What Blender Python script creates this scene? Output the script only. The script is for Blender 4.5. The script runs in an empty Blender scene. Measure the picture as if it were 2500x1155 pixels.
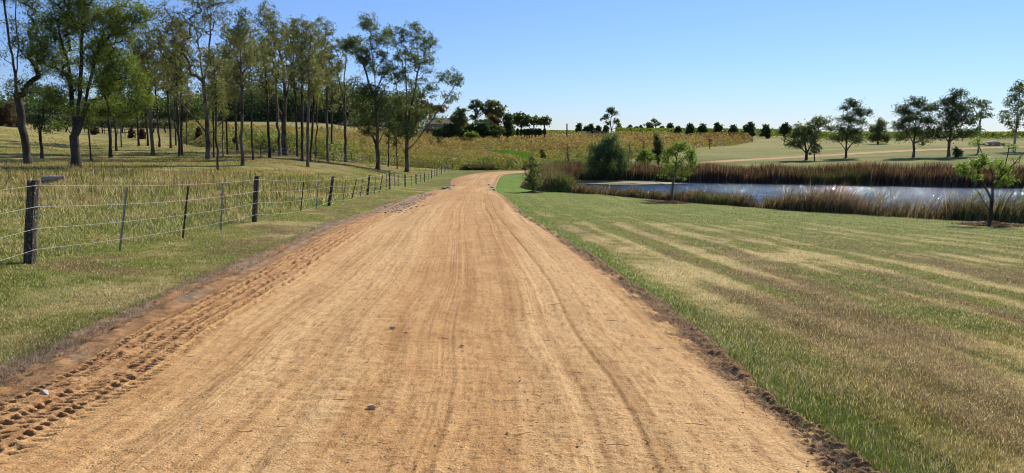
import bpy, math, random
import numpy as np
from mathutils import Vector, Matrix
R = math.radians
SC = bpy.context.scene
COL = SC.collection

# ---------------------------------------------------------------- camera, sky, sun, exposure
FPX, CU, CV, HOR, EYE = 1750.0, 1250.0, 577.5, 330.0, 1.6
PITCH = math.atan((CV-HOR)/FPX)
cam_d = bpy.data.cameras.new("camera"); cam = bpy.data.objects.new("camera", cam_d); COL.objects.link(cam)
cam.location = (0, 0, EYE); cam.rotation_euler = (R(90)-PITCH, 0, 0)
cam_d.sensor_width = 36.0; cam_d.lens = 36.0*FPX/2500.0; cam_d.clip_start = 0.05; cam_d.clip_end = 8000
SC.camera = cam
SUN_AZ, SUN_EL = R(34), R(37)          # azimuth measured from +Y (view direction) towards +X
W = bpy.data.worlds.new("World"); SC.world = W; W.use_nodes = True
wn = W.node_tree; bg = wn.nodes["Background"]; sky = wn.nodes.new("ShaderNodeTexSky")
sky.sky_type = 'NISHITA'; sky.sun_disc = False; sky.sun_elevation = SUN_EL; sky.sun_rotation = SUN_AZ
sky.altitude = 100; sky.air_density = 1.0; sky.dust_density = 0.0; sky.ozone_density = 4.0
hs = wn.nodes.new("ShaderNodeMix"); hs.data_type = 'RGBA'; hs.blend_type = 'MULTIPLY'; hs.inputs[0].default_value = 1.0
wn.links.new(sky.outputs[0], hs.inputs[6]); tc_ = wn.nodes.new("ShaderNodeTexCoord"); sx_ = wn.nodes.new("ShaderNodeSeparateXYZ"); rp_ = wn.nodes.new("ShaderNodeValToRGB")
wn.links.new(tc_.outputs["Generated"], sx_.inputs[0]); wn.links.new(sx_.outputs[2], rp_.inputs[0]); wn.links.new(rp_.outputs[0], hs.inputs[7])
for e_, (p_, c_) in zip([rp_.color_ramp.elements[0], rp_.color_ramp.elements[1], rp_.color_ramp.elements.new(.06)], ((0, (.43, .475, .64)), (.30, (.66, .76, 1.10)), (.06, (.46, .525, .74)))): e_.position = p_; e_.color = (*c_, 1)
wn.links.new(hs.outputs[2], bg.inputs[0]); bg.inputs[1].default_value = 0.12
sun_d = bpy.data.lights.new("sun", 'SUN'); sun = bpy.data.objects.new("sun", sun_d); COL.objects.link(sun)
sun_d.energy = 4.9; sun_d.angle = R(0.5); sun_d.color = (1.0, 0.94, 0.84)
sd = Vector((math.sin(SUN_AZ)*math.cos(SUN_EL), math.cos(SUN_AZ)*math.cos(SUN_EL), math.sin(SUN_EL)))
sun.rotation_euler = sd.to_track_quat('Z', 'Y').to_euler(); sun.location = (30, 20, 60)
SC.view_settings.view_transform = 'Standard'; SC.view_settings.look = 'None'
SC.view_settings.exposure = 0.5; SC.view_settings.gamma = 1.0
SC.cycles.filter_width = 1.05; SC.cycles.max_bounces = 6; SC.cycles.diffuse_bounces = 2; SC.cycles.glossy_bounces = 2
SC.cycles.transmission_bounces = 3; SC.cycles.transparent_max_bounces = 6
SC.cycles.caustics_reflective = False; SC.cycles.caustics_refractive = False

# ---------------------------------------------------------------- numpy helpers
RNG = np.random.default_rng(11)
def _hash(i, j, s):
    n = (i*374761393 + j*668265263 + s*2147483647) & 0xffffffff
    n = ((n ^ (n >> 13))*1274126177) & 0xffffffff
    return ((n ^ (n >> 16)) & 0xffffff)/float(0xffffff)
def vnoise(x, y, s=0):
    x = np.asarray(x, float); y = np.asarray(y, float)
    i = np.floor(x).astype(np.int64); j = np.floor(y).astype(np.int64)
    fx = x-i; fy = y-j; fx = fx*fx*(3-2*fx); fy = fy*fy*(3-2*fy)
    a = _hash(i, j, s); b = _hash(i+1, j, s); c = _hash(i, j+1, s); d = _hash(i+1, j+1, s)
    return (a*(1-fx)+b*fx)*(1-fy)+(c*(1-fx)+d*fx)*fy
def fbm(x, y, s=0, o=4):
    v = 0; a = .5; t = 0
    for k in range(o):
        v = v+a*vnoise(x*2**k+17.3*k, y*2**k+9.1*k, s+k); t += a; a *= .5
    return v/t
def sstep(a, b, x):
    t = np.clip((np.asarray(x, float)-a)/(b-a), 0, 1); return t*t*(3-2*t)

# ---------------------------------------------------------------- terrain: height profiles (distance, height) along bearings a = X/Y
def Z(v, Y): return EYE-(v-HOR)/FPX*Y
PROF = {
 -400: [(9,0.0),(20,.05),(45,.5),(70,1.6),(100,3.6),(140,5),(220,7),(320,7.5)],
 0:    [(9,-.12),(20,-.3),(45,Z(402,45)),(70,Z(348,70)),(100,Z(311,100)),(140,Z(300,140)),(220,6.0),(320,6.5)],
 200:  [(9,-.25),(20,-.45),(45,Z(405,45)),(70,Z(368,70)),(100,Z(342,100)),(140,Z(318,140)),(220,Z(299,220)),(320,7.4)],
 500:  [(9,-.33),(20,-.62),(35,-.62),(62,Z(389,62)),(90,Z(357,90)),(130,Z(327,130)),(220,Z(299,220)),(320,8)],
 660:  [(9,-.36),(20,-.7),(35,-.95),(62,Z(390,62)),(90,Z(370,90)),(130,Z(345,130)),(180,Z(318,180)),(225,Z(298,225)),(320,8)],
 800:  [(9,-.38),(20,-.8),(28,-1.18),(45,-1.35),(65,Z(402,65)),(90,Z(388,90)),(115,Z(372,115)),(150,Z(348,150)),(190,Z(322,190)),(230,Z(299,230)),(320,7.6)],
 930:  [(9,-.38),(20,-.85),(30,-1.35),(48,-1.95),(65,Z(425,65)),(82,Z(413,82)),(105,Z(400,105)),(150,Z(360,150)),(200,Z(330,200)),(240,Z(316,240)),(320,6)],
 1000: [(9,-.39),(20,-.85),(40,-1.8),(50,-2.3),(62,-3.0),(72,-2.95),(80,-2.6),(95,Z(412,95)),(110,Z(404,110)),(150,Z(370,150)),(200,Z(340,200)),(240,Z(325,240)),(320,4.2)],
 1060: [(9,-.39),(20,-.85),(40,-1.8),(52,-2.4),(66,-3.1),(80,-3.5),(92,-3.35),(105,-3.3),(118,-3.5),(150,Z(372,150)),(200,Z(346,200)),(250,Z(330,250)),(320,2.2)],
 1150: [(9,-.39),(20,-.84),(37,-1.55),(52,-2.22),(62,-2.5),(75,-2.72),(90,-2.92),(112,-3.6),(150,Z(374,150)),(200,Z(350,200)),(250,Z(334,250)),(330,1.5)],
 1280: [(9,-.42),(20,-.9),(40,-1.85),(55,Z(471,55)),(66,-2.75),(80,-2.8),(92,-2.92),(112,-3.5),(150,Z(374,150)),(200,Z(350,200)),(250,Z(334,250)),(330,1.5)],
 1450: [(9,-.45),(20,-1.02),(40,-2.1),(50,Z(476,50)),(62,-2.95),(80,-2.85),(98,Z(408,98)),(112,Z(402,112)),(150,Z(376,150)),(200,Z(350,200)),(250,Z(334,250)),(330,1.5)],
 1650: [(9,-.5),(20,-1.13),(35,-2.0),(46,Z(493,46)),(60,-2.95),(76,-2.95),(88,-2.5),(108,Z(397,108)),(130,Z(382,130)),(160,Z(364,160)),(250,Z(335,250)),(330,1.3)],
 1900: [(9,-.55),(20,-1.2),(30,-1.78),(38,Z(512,38)),(55,-2.95),(72,-2.95),(85,-2.35),(108,Z(388,108)),(122,Z(382,122)),(160,Z(358,160)),(220,Z(340,220)),(330,.9)],
 2200: [(9,-.6),(15,-.95),(25,-1.65),(33,Z(530,33)),(50,-2.9),(68,-2.95),(80,-2.0),(105,Z(384,105)),(125,Z(367,125)),(160,Z(352,160)),(220,Z(340,220)),(330,.9)],
 2500: [(9,-.65),(14,-.95),(20,-1.35),(29,Z(545,29)),(45,-2.8),(64,-2.95),(76,-1.9),(100,Z(380,100)),(130,Z(358,130)),(160,Z(349,160)),(220,Z(340,220)),(330,.9)],
 3100: [(9,-.7),(14,-1.1),(20,-1.6),(28,-2.2),(45,-2.9),(60,-2.95),(72,-1.9),(100,-1.0),(130,0),(160,.2),(220,.4),(330,.9)],
}
_ky = sorted(PROF); _ka = np.array([(u-CU)/FPX for u in _ky])
_ys = np.concatenate([np.linspace(-60, 140, 801), np.linspace(140.5, 420, 400)])
def _prof(pts):
    ys = [-60, -10, 0]+[p[0] for p in pts]+[420]; zs = [1.4, .35, .0]+[p[1] for p in pts]+[pts[-1][1]]
    ys = np.array(ys, float); zs = np.array(zs, float); h = np.diff(ys); d = np.diff(zs)/h
    m = np.zeros(len(ys)); m[0] = d[0]; m[-1] = d[-1]
    for k in range(1, len(ys)-1):
        m[k] = 0 if d[k-1]*d[k] <= 0 else 2*d[k-1]*d[k]/(d[k-1]+d[k])
        if d[k-1]*d[k] <= 0: m[k] = .25*(d[k-1]+d[k])
    i = np.clip(np.searchsorted(ys, _ys)-1, 0, len(h)-1); t = (_ys-ys[i])/h[i]
    return ((2*t**3-3*t**2+1)*zs[i]+(t**3-2*t**2+t)*h[i]*m[i]+(-2*t**3+3*t**2)*zs[i+1]+(t**3-t**2)*h[i]*m[i+1])
_tabc = np.array([_prof(PROF[u]) for u in _ky])
_as = np.linspace(-1.3, 1.3, 521)
_tab = np.empty((len(_as), len(_ys)))
for _j in range(len(_ys)): _tab[:, _j] = np.interp(_as, _ka, _tabc[:, _j])
_g = np.exp(-.5*(np.arange(-14, 15)/5.0)**2); _g /= _g.sum()
_pad = np.pad(_tab, ((14, 14), (0, 0)), mode='edge'); _tab = sum(_g[k]*_pad[k:k+len(_as)] for k in range(29))
def base_z(x, y):
    x = np.asarray(x, float); y = np.asarray(y, float)
    a = np.clip(x/np.maximum(y, 9.0), -1.299, 1.299); yy = np.clip(y, -59.9, 419.9)
    fa = (a+1.3)/2.6*520; i = np.floor(fa).astype(int); ta = fa-i
    j = np.clip(np.searchsorted(_ys, yy, side='right')-1, 0, len(_ys)-2); ty = (yy-_ys[j])/(_ys[j+1]-_ys[j])
    return (_tab[i, j]*(1-ty)+_tab[i, j+1]*ty)*(1-ta)+(_tab[i+1, j]*(1-ty)+_tab[i+1, j+1]*ty)*ta
def ray(u, v):
    x = (u-CU)/FPX; y = -(v-CV)/FPX; c, s = math.cos(PITCH), math.sin(PITCH)
    return x, c+y*s, -s+y*c
def hit(u, v, y0=2.0):
    """where the line of sight through (u, v) meets the terrain"""
    dx, dy, dz = ray(u, v)
    Ys = np.concatenate([np.arange(y0, 60, .02), np.arange(60, 400, .1)])
    g = base_z(dx/dy*Ys, Ys)-(EYE+dz/dy*Ys); k = np.where(g >= 0)[0]
    Y = Ys[k[0]] if len(k) else 400.0
    return dx/dy*Y, Y, float(base_z(dx/dy*Y, Y))
def at(u, v, Y):
    dx, dy, dz = ray(u, v); return Vector((dx/dy*Y, Y, EYE+dz/dy*Y))

# ---------------------------------------------------------------- pond outline
WATER = -3.2
near_px = [(1395, 471), (1500, 478), (1600, 487), (1750, 499), (1900, 512), (2050, 521), (2200, 530), (2350, 538), (2500, 546)]
LAWN_EDGE = np.array([hit(u, v)[:2] for u, v in near_px])
LAWN_EDGE = np.vstack([LAWN_EDGE, [[25, 27], [33, 24], [48, 20]]])
POND = [(x+1.2, y+2.6) for x, y in LAWN_EDGE]+[(75, 22), (82, 50), (66, 58)]
for u, v in [(2500, 458), (2300, 455), (2100, 452), (1900, 448), (1700, 444), (1550, 441), (1410, 440)]:
    dx, dy, dz = ray(u, v); Y = (WATER-EYE)/(dz/dy); POND.append((dx/dy*Y, Y))
POND.append((4.5, 66)); POND = np.array(POND)
def poly_sd(x, y, P):
    """signed distance to a polygon, positive inside"""
    x = np.asarray(x, float).ravel(); y = np.asarray(y, float).ravel(); d = np.full(x.shape, 1e9); ins = np.zeros(x.shape, bool)
    for k in range(len(P)):
        ax, ay = P[k]; bx, by = P[(k+1) % len(P)]; ex, ey = bx-ax, by-ay
        t = np.clip(((x-ax)*ex+(y-ay)*ey)/(ex*ex+ey*ey+1e-9), 0, 1)
        d = np.minimum(d, np.hypot(x-ax-t*ex, y-ay-t*ey))
        c = ((ay > y) != (by > y)) & (x < (bx-ax)*(y-ay)/((by-ay) if by != ay else 1e-9)+ax); ins ^= c
    return np.where(ins, d, -d)
def path_dist(x, y, P):
    x = np.asarray(x, float).ravel(); y = np.asarray(y, float).ravel(); d = np.full(x.shape, 1e9)
    for k in range(len(P)-1):
        ax, ay = P[k]; bx, by = P[k+1]; ex, ey = bx-ax, by-ay
        t = np.clip(((x-ax)*ex+(y-ay)*ey)/(ex*ex+ey*ey+1e-9), 0, 1)
        d = np.minimum(d, np.hypot(x-ax-t*ex, y-ay-t*ey))
    return d

# ---------------------------------------------------------------- road rows
def edge(px): 
    P = np.array([hit(u, v)[:2] for u, v in px]); P = P[np.argsort(P[:, 1])]; return P
E_sl = edge([(-60, 1160), (0, 1120), (367, 912), (503, 807), (634, 729), (743, 659), (890, 560), (1035, 490), (1080, 464)])
E_gl = edge([(0, 888), (219, 786), (393, 716), (525, 654), (640, 610), (790, 545), (995, 483), (1066, 464)])
E_sr = edge([(2037, 1148), (1941, 1044), (1845, 974), (1731, 886), (1600, 781), (1522, 699), (1432, 632), (1332, 559), (1264, 520), (1222, 480), (1200, 463)])
E_gr = edge([(2147, 1144), (2037, 1065), (1906, 987), (1766, 855), (1644, 750), (1550, 696), (1438, 618), (1348, 565), (1276, 520), (1231, 480), (1207, 463)])
def ext(P, Y):
    return np.interp(Y, P[:, 1], P[:, 0])
FARC = [(-3.05, 58), (-3.4, 68), (-3.5, 76), (-2.7, 82.5), (-.3, 87.5), (4, 91), (10, 94.5), (17, 99), (25, 104.5), (34, 110), (49, 118.5), (70, 125.5), (92, 131), (118, 136), (150, 140)]
def catmull(P, n):
    P = np.array([P[0]]+list(P)+[P[-1]], float); out = []
    for k in range(1, len(P)-2):
        p0, p1, p2, p3 = P[k-1:k+3]
        for t in np.linspace(0, 1, n, endpoint=False):
            out.append(.5*((2*p1)+(-p0+p2)*t+(2*p0-5*p1+4*p2-p3)*t*t+(-p0+3*p1-3*p2+p3)*t**3))
    out.append(P[-2]); return np.array(out)
FC = catmull(FARC, 14)
rows = []     # (gl xy, sl xy, sr xy, gr xy)
Y = -3.0; 
while Y < 52:
    rows.append([(ext(E_gl, Y), Y), (ext(E_sl, Y), Y), (ext(E_sr, Y), Y), (ext(E_gr, Y), Y)])
    Y += .03 if Y < 3 else max(.008, Y*Y*.00085*.75)
g0 = rows[-1]; c0 = np.array([(g0[1][0]+g0[2][0])/2, g0[1][1]])
P2 = np.vstack([[c0], FC]); T = np.gradient(P2, axis=0); T /= np.linalg.norm(T, axis=1)[:, None]
S2 = np.r_[0, np.cumsum(np.linalg.norm(np.diff(P2, axis=0), axis=1))]
s = .2
while s < S2[-1]:
    p = np.array([np.interp(s, S2, P2[:, k]) for k in (0, 1)]); t = np.array([np.interp(s, S2, T[:, k]) for k in (0, 1)]); t /= np.linalg.norm(t)
    if s < 6: w = s/6; t = t*w+np.array([0, 1])*(1-w); t /= np.linalg.norm(t)
    n = np.array([t[1], -t[0]]); w = np.clip(s/8, 0, 1)
    hw = np.interp(s, [0, 6, 22, 34, 60, 80], [1.42, 1.45, 2.0, 2.05, 2.3, 2.5]); gl = hw+np.interp(s, [0, 10, 26, 40], [.3, .5, .8, .3]); gr = hw+.22
    rows.append([tuple(p-n*gl), tuple(p-n*hw), tuple(p+n*hw), tuple(p+n*gr)]); s += .25 if s < 40 else .45
ROWS = np.array(rows)          # n,4,2
CENTRE = (ROWS[:, 1]+ROWS[:, 2])/2
HALF_L = np.linalg.norm(ROWS[:, 0]-CENTRE, axis=1); HALF_R = np.linalg.norm(ROWS[:, 3]-CENTRE, axis=1)
def road_signed(x, y):
    """distance inside the road strip (positive inside), and side"""
    x = np.asarray(x, float).ravel(); y = np.asarray(y, float).ravel(); out = np.full(x.shape, -1e3)
    m = y < 52
    gl = ext(E_gl, y); gr = ext(E_gr, y); out[m] = np.minimum(x-gl, gr-x)[m]
    m = (y >= 51) & (y < 150) & (x > -12)
    if m.any():
        k = slice(0, None, 6); idx = np.where(ROWS[:, 0, 1] > 46)[0][::3]; Pc = ROWS[idx].mean(axis=1)
        hwid = np.linalg.norm(ROWS[idx, 3]-ROWS[idx, 0], axis=1)/2
        xm, ym = x[m], y[m]; best = np.full(xm.shape, -1e3)
        for (cx, cy), h in zip(Pc, hwid): best = np.maximum(best, h-np.hypot(xm-cx, ym-cy))
        out[m] = np.maximum(np.where(y[m] < 52, out[m], -1e3), best)
    return out
def ground_z(x, y):
    sh = np.shape(x); x = np.asarray(x, float).ravel(); y = np.asarray(y, float).ravel()
    z = base_z(x, y)
    d = poly_sd(x, y, POND); z = np.where(d > -3, z*(1-sstep(-2.2, 1.6, d))+(-4.3)*sstep(-2.2, 1.6, d), z)
    far = sstep(25, 80, np.hypot(x, y)); onroad = sstep(-1.0, .5, road_signed(x, y))
    z = z+(fbm(x*.9, y*.9, 5, 3)-.5)*(.05+.12*far*(1-sstep(0, 15, x)))*(1-onroad)*(1-.0*far)
    z = z-.14*sstep(-.02, .35, road_signed(x, y))
    return z.reshape(sh)

# ---------------------------------------------------------------- object helpers
def mesh_np(name, V, F, attrs=None, smooth=False, mat=None, parent=None):
    """V n×3, F m×k (k = 3 or 4) or a list of such arrays"""
    me = bpy.data.meshes.new(name)
    V = np.asarray(V, np.float32); Fs = F if isinstance(F, list) and np.ndim(F[0]) == 2 else [F]; Fs = [np.asarray(f, np.int32) for f in Fs if len(f)]
    me.vertices.add(len(V)); me.vertices.foreach_set("co", V.ravel())
    tot = sum(f.size for f in Fs); nf = sum(len(f) for f in Fs)
    me.loops.add(tot); me.loops.foreach_set("vertex_index", np.concatenate([f.ravel() for f in Fs]))
    me.polygons.add(nf); ls = []; lt = []; o = 0
    for f in Fs:
        k = f.shape[1]; ls.append(o+np.arange(len(f))*k); lt.append(np.full(len(f), k)); o += f.size
    me.polygons.foreach_set("loop_start", np.concatenate(ls).astype(np.int32)); me.polygons.foreach_set("loop_total", np.concatenate(lt).astype(np.int32))
    me.polygons.foreach_set("use_smooth", np.full(nf, smooth, bool))
    for an, (ty, data) in (attrs or {}).items():
        a = me.attributes.new(an, ty, 'POINT'); a.data.foreach_set("color" if ty == 'FLOAT_COLOR' else "value", np.asarray(data, np.float32).ravel())
    me.update(); me.validate()
    ob = bpy.data.objects.new(name, me); COL.objects.link(ob)
    if mat: me.materials.append(mat)
    if parent: ob.parent = parent
    return ob
def tag(o, label=None, cat=None, group=None, kind=None):
    for k, v in (("label", label), ("category", cat), ("group", group), ("kind", kind)):
        if v: o[k] = v
    return o
def empty(name, loc, label, cat, group=None, rz=0):
    o = bpy.data.objects.new(name, None); COL.objects.link(o); o.location = loc; o.rotation_euler = (0, 0, rz); o.empty_display_size = .2
    return tag(o, label, cat, group)
class MB:
    """collects boxes, tubes and lumps into one mesh"""
    def __init__(s): s.V = []; s.Q = []; s.T = []; s.n = 0
    def add(s, V, Q=(), T=()):
        V = np.asarray(V, float).reshape(-1, 3); s.V.append(V)
        if len(Q): s.Q.append(np.asarray(Q, int)+s.n)
        if len(T): s.T.append(np.asarray(T, int)+s.n)
        s.n += len(V)
    def box(s, c, d, rot=None, taper=1.0):
        v = np.array([[x, y, z] for z in (-.5, .5) for y in (-.5, .5) for x in (-.5, .5)])*np.array(d)
        v[4:, :2] *= taper
        if rot is not None: v = v@np.array(rot).T
        s.add(v+np.array(c), [[0, 2, 3, 1], [4, 5, 7, 6], [0, 1, 5, 4], [2, 6, 7, 3], [0, 4, 6, 2], [1, 3, 7, 5]])
    def tube(s, P, Rr, k=6, caps=True, jit=0, seed=0):
        P = np.asarray(P, float); n = len(P); Rr = np.broadcast_to(np.asarray(Rr, float), (n,)); T = np.gradient(P, axis=0)
        T /= np.maximum(np.linalg.norm(T, axis=1), 1e-9)[:, None]; ref = np.array([0.12, 1, .07]) if abs(T[0][1]) < .9 else np.array([1, .1, .05])
        a = np.cross(T, ref); a /= np.linalg.norm(a, axis=1)[:, None]; b = np.cross(T, a)
        th = np.arange(k)/k*2*np.pi; rr = np.ones((n, k))
        if jit: rr += (np.random.default_rng(seed).random((1, k))-.5)*jit+(np.random.default_rng(seed+1).random((n, k))-.5)*jit*.4
        V = P[:, None]+Rr[:, None, None]*rr[..., None]*(a[:, None]*np.cos(th)[None, :, None]+b[:, None]*np.sin(th)[None, :, None])
        i = np.arange(n-1)[:, None]*k; j = np.arange(k)[None]; j2 = (j+1) % k
        Q = np.stack([i+j, i+j2, i+k+j2, i+k+j], -1).reshape(-1, 4); V = V.reshape(-1, 3); T_ = []
        if caps:
            V = np.vstack([V, P[0], P[-1]]); m = n*k
            T_ = [[m, (q+1) % k, q] for q in range(k)]+[[m+1, (n-1)*k+q, (n-1)*k+(q+1) % k] for q in range(k)]
        s.add(V, Q, T_)
    def lump(s, c, r, seed, flat=1.0, n=2):
        """an irregular rounded stone"""
        import bmesh
        bm = bmesh.new(); bmesh.ops.create_icosphere(bm, subdivisions=n, radius=1); v = np.array([list(x.co) for x in bm.verts]); f = np.array([[q.index for q in t.verts] for t in bm.faces]); bm.free()
        g = np.random.default_rng(seed); 
        for k in range(7):
            d = g.normal(size=3); d /= np.linalg.norm(d); h = g.uniform(.45, .9); t = v@d; v = v-np.outer(np.maximum(t-h, 0), d)*.95
        v = v*(1+(g.random((len(v), 1))-.5)*.06); s.add(v*np.array(r)*np.array([1, 1, flat])+np.array(c), (), f)
    def build(s, name, mat, parent=None, smooth=False):
        fs = []
        if s.Q: fs.append(np.vstack(s.Q))
        if s.T: fs.append(np.vstack(s.T))
        return mesh_np(name, np.vstack(s.V), fs, smooth=smooth, mat=mat, parent=parent)

# ---------------------------------------------------------------- materials
class M:
    def __init__(s, name, rough=.8, spec=.3):
        s.m = bpy.data.materials.new(name); s.m.use_nodes = True; s.t = s.m.node_tree; s.b = s.t.nodes["Principled BSDF"]
        s.b.inputs["Roughness"].default_value = rough; s.b.inputs["Specular IOR Level"].default_value = spec; s.out = s.t.nodes["Material Output"]
        s._p = None
    def n(s, ty, **k):
        q = s.t.nodes.new(ty)
        for a, b in k.items(): setattr(q, a, b)
        return q
    def l(s, a, b): s.t.links.new(a, b)
    def pos(s):
        if not s._p: s._p = s.n("ShaderNodeNewGeometry").outputs["Position"]
        return s._p
    def scaled(s, sc, src=None):
        q = s.n("ShaderNodeVectorMath", operation='MULTIPLY'); s.l(src or s.pos(), q.inputs[0]); q.inputs[1].default_value = sc; return q.outputs[0]
    def noise(s, scale, detail=3, vec=None, rough=.55, dist=0):
        q = s.n("ShaderNodeTexNoise"); q.inputs["Scale"].default_value = scale; q.inputs["Detail"].default_value = detail
        q.inputs["Roughness"].default_value = rough; q.inputs["Distortion"].default_value = dist
        s.l(vec or s.pos(), q.inputs["Vector"]); return q.outputs["Fac"]
    def ramp(s, src, stops, interp='LINEAR'):
        q = s.n("ShaderNodeValToRGB"); cr = q.color_ramp; cr.interpolation = interp
        while len(cr.elements) < len(stops): cr.elements.new(.5)
        for e, (p, c) in zip(cr.elements, stops): e.position = p; e.color = (*c, 1) if len(c) == 3 else c
        s.l(src, q.inputs[0]); return q.outputs[0]
    def val(s, src, a, b, c=0., d=1.):
        q = s.n("ShaderNodeMapRange"); s.l(src, q.inputs[0])
        for k, x in enumerate((a, b, c, d)): q.inputs[k+1].default_value = x
        return q.outputs[0]
    def mix(s, f, a, b, mode='MIX'):
        q = s.n("ShaderNodeMix", data_type='RGBA', blend_type=mode)
        for x, k in ((f, 0), (a, 6), (b, 7)):
            if isinstance(x, (int, float)): q.inputs[k].default_value = x
            elif isinstance(x, tuple): q.inputs[k].default_value = (*x, 1)
            else: s.l(x, q.inputs[k])
        return q.outputs[2]
    def math(s, op, a, b=0.):
        q = s.n("ShaderNodeMath", operation=op)
        for x, k in ((a, 0), (b, 1)):
            if isinstance(x, (int, float)): q.inputs[k].default_value = x
            else: s.l(x, q.inputs[k])
        return q.outputs[0]
    def attr(s, name, out="Fac"):
        q = s.n("ShaderNodeAttribute", attribute_name=name); return q.outputs[out]
    def bump(s, h, strength, dist):
        q = s.n("ShaderNodeBump"); q.inputs["Strength"].default_value = strength; q.inputs["Distance"].default_value = dist
        s.l(h, q.inputs["Height"]); s.l(q.outputs[0], s.b.inputs["Normal"]); return q.outputs[0]
    def col(s, c):
        if isinstance(c, tuple): s.b.inputs["Base Color"].default_value = (*c, 1)
        else: s.l(c, s.b.inputs["Base Color"])
        return s
def leafmat(name, cols, trans=.35, rough=.5, noise_scale=.5, spec=.25, tint=(1.25, 1.35, .55)):
    """thin leaf: colour varies leaf by leaf and clump by clump, light passes through it"""
    m = M(name, rough, spec); r = m.attr("rnd"); nz = m.noise(noise_scale, 2)
    f = m.math('ADD', m.math('MULTIPLY', r, .55), m.math('MULTIPLY', m.val(nz, .3, .7), .45))
    n = len(cols); c = m.ramp(f, [(k/(n-1), cols[k]) for k in range(n)]); m.col(c)
    tr = m.n("ShaderNodeBsdfTranslucent"); m.l(m.mix(1.0, c, tint, 'MULTIPLY'), tr.inputs[0])
    ms = m.n("ShaderNodeMixShader"); ms.inputs[0].default_value = trans
    m.l(m.b.outputs[0], ms.inputs[1]); m.l(tr.outputs[0], ms.inputs[2]); m.l(ms.outputs[0], m.out.inputs[0]); return m.m
def flat(name, c, rough=.7, spec=.3, var=.25, scale=6, bump=0., metal=0):
    m = M(name, rough, spec); nz = m.noise(scale, 4); m.b.inputs["Metallic"].default_value = metal
    m.col(m.ramp(nz, [(.25, tuple(x*(1-var) for x in c)), (.75, tuple(min(1, x*(1+var)) for x in c))]))
    if bump: m.bump(nz, bump, .02)
    return m.m
def bark(name, a, b, sc=3.0):
    m = M(name, .9, .15); v = m.scaled((sc*3, sc*3, sc*.5)); nz = m.noise(1.0, 5, v, .65); n2 = m.noise(.7, 2)
    c = m.ramp(nz, [(.3, a), (.68, b)]); m.col(m.mix(m.val(n2, .45, .7), c, tuple(x*.6 for x in a))); m.bump(nz, .6, .05); return m.m
# ---------------------------------------------------------------- grass colour of every spot of ground (albedo)
G1 = np.array([.125, .150, .026]); GB = np.array([.12, .185, .026]); OL = np.array([.175, .165, .036]); ST = np.array([.36, .29, .14]); BR = np.array([.15, .092, .05])
def lerp3(a, b, t): return a*(1-t[:, None])+b*t[:, None]
FENCE_PX = [(72, 643), (622, 538), (803, 504), (897, 480), (951, 459), (989, 459), (1016, 462), (1037, 457), (1054, 447), (1066, 438), (1077, 430), (1086, 425), (1094, 419), (1104, 414)]
FENCE_Y = [9.85, 18.7, 28.2, 38.5, 48, 57.7, 66, 72, 78.6, 83.7, 89, 94, 99, 105]
FENCE = [((ray(u, v)[0]/ray(u, v)[1])*y, y) for (u, v), y in zip(FENCE_PX, FENCE_Y)]
FX = np.array([p[0] for p in FENCE]); FY = np.array([p[1] for p in FENCE])
REED_PX = [(455, 352), (560, 372), (640, 383), (760, 390), (900, 399), (1040, 411), (1150, 416), (1280, 415), (1400, 408), (1420, 404), (1500, 398), (1590, 380), (1705, 361), (1790, 356), (1842, 346), (1838, 336)]
REED_POLY = np.array([hit(u, v)[:2] for u, v in REED_PX]+[(60, 250), (0, 252), (-30, 240), (-42, 200), (-60, 160), (-75, 150)])
GREEN_POLY = np.array([hit(u, v)[:2] for u, v in [(1208, 370), (1250, 382), (1290, 395), (1296, 378), (1250, 373)]])
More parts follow.
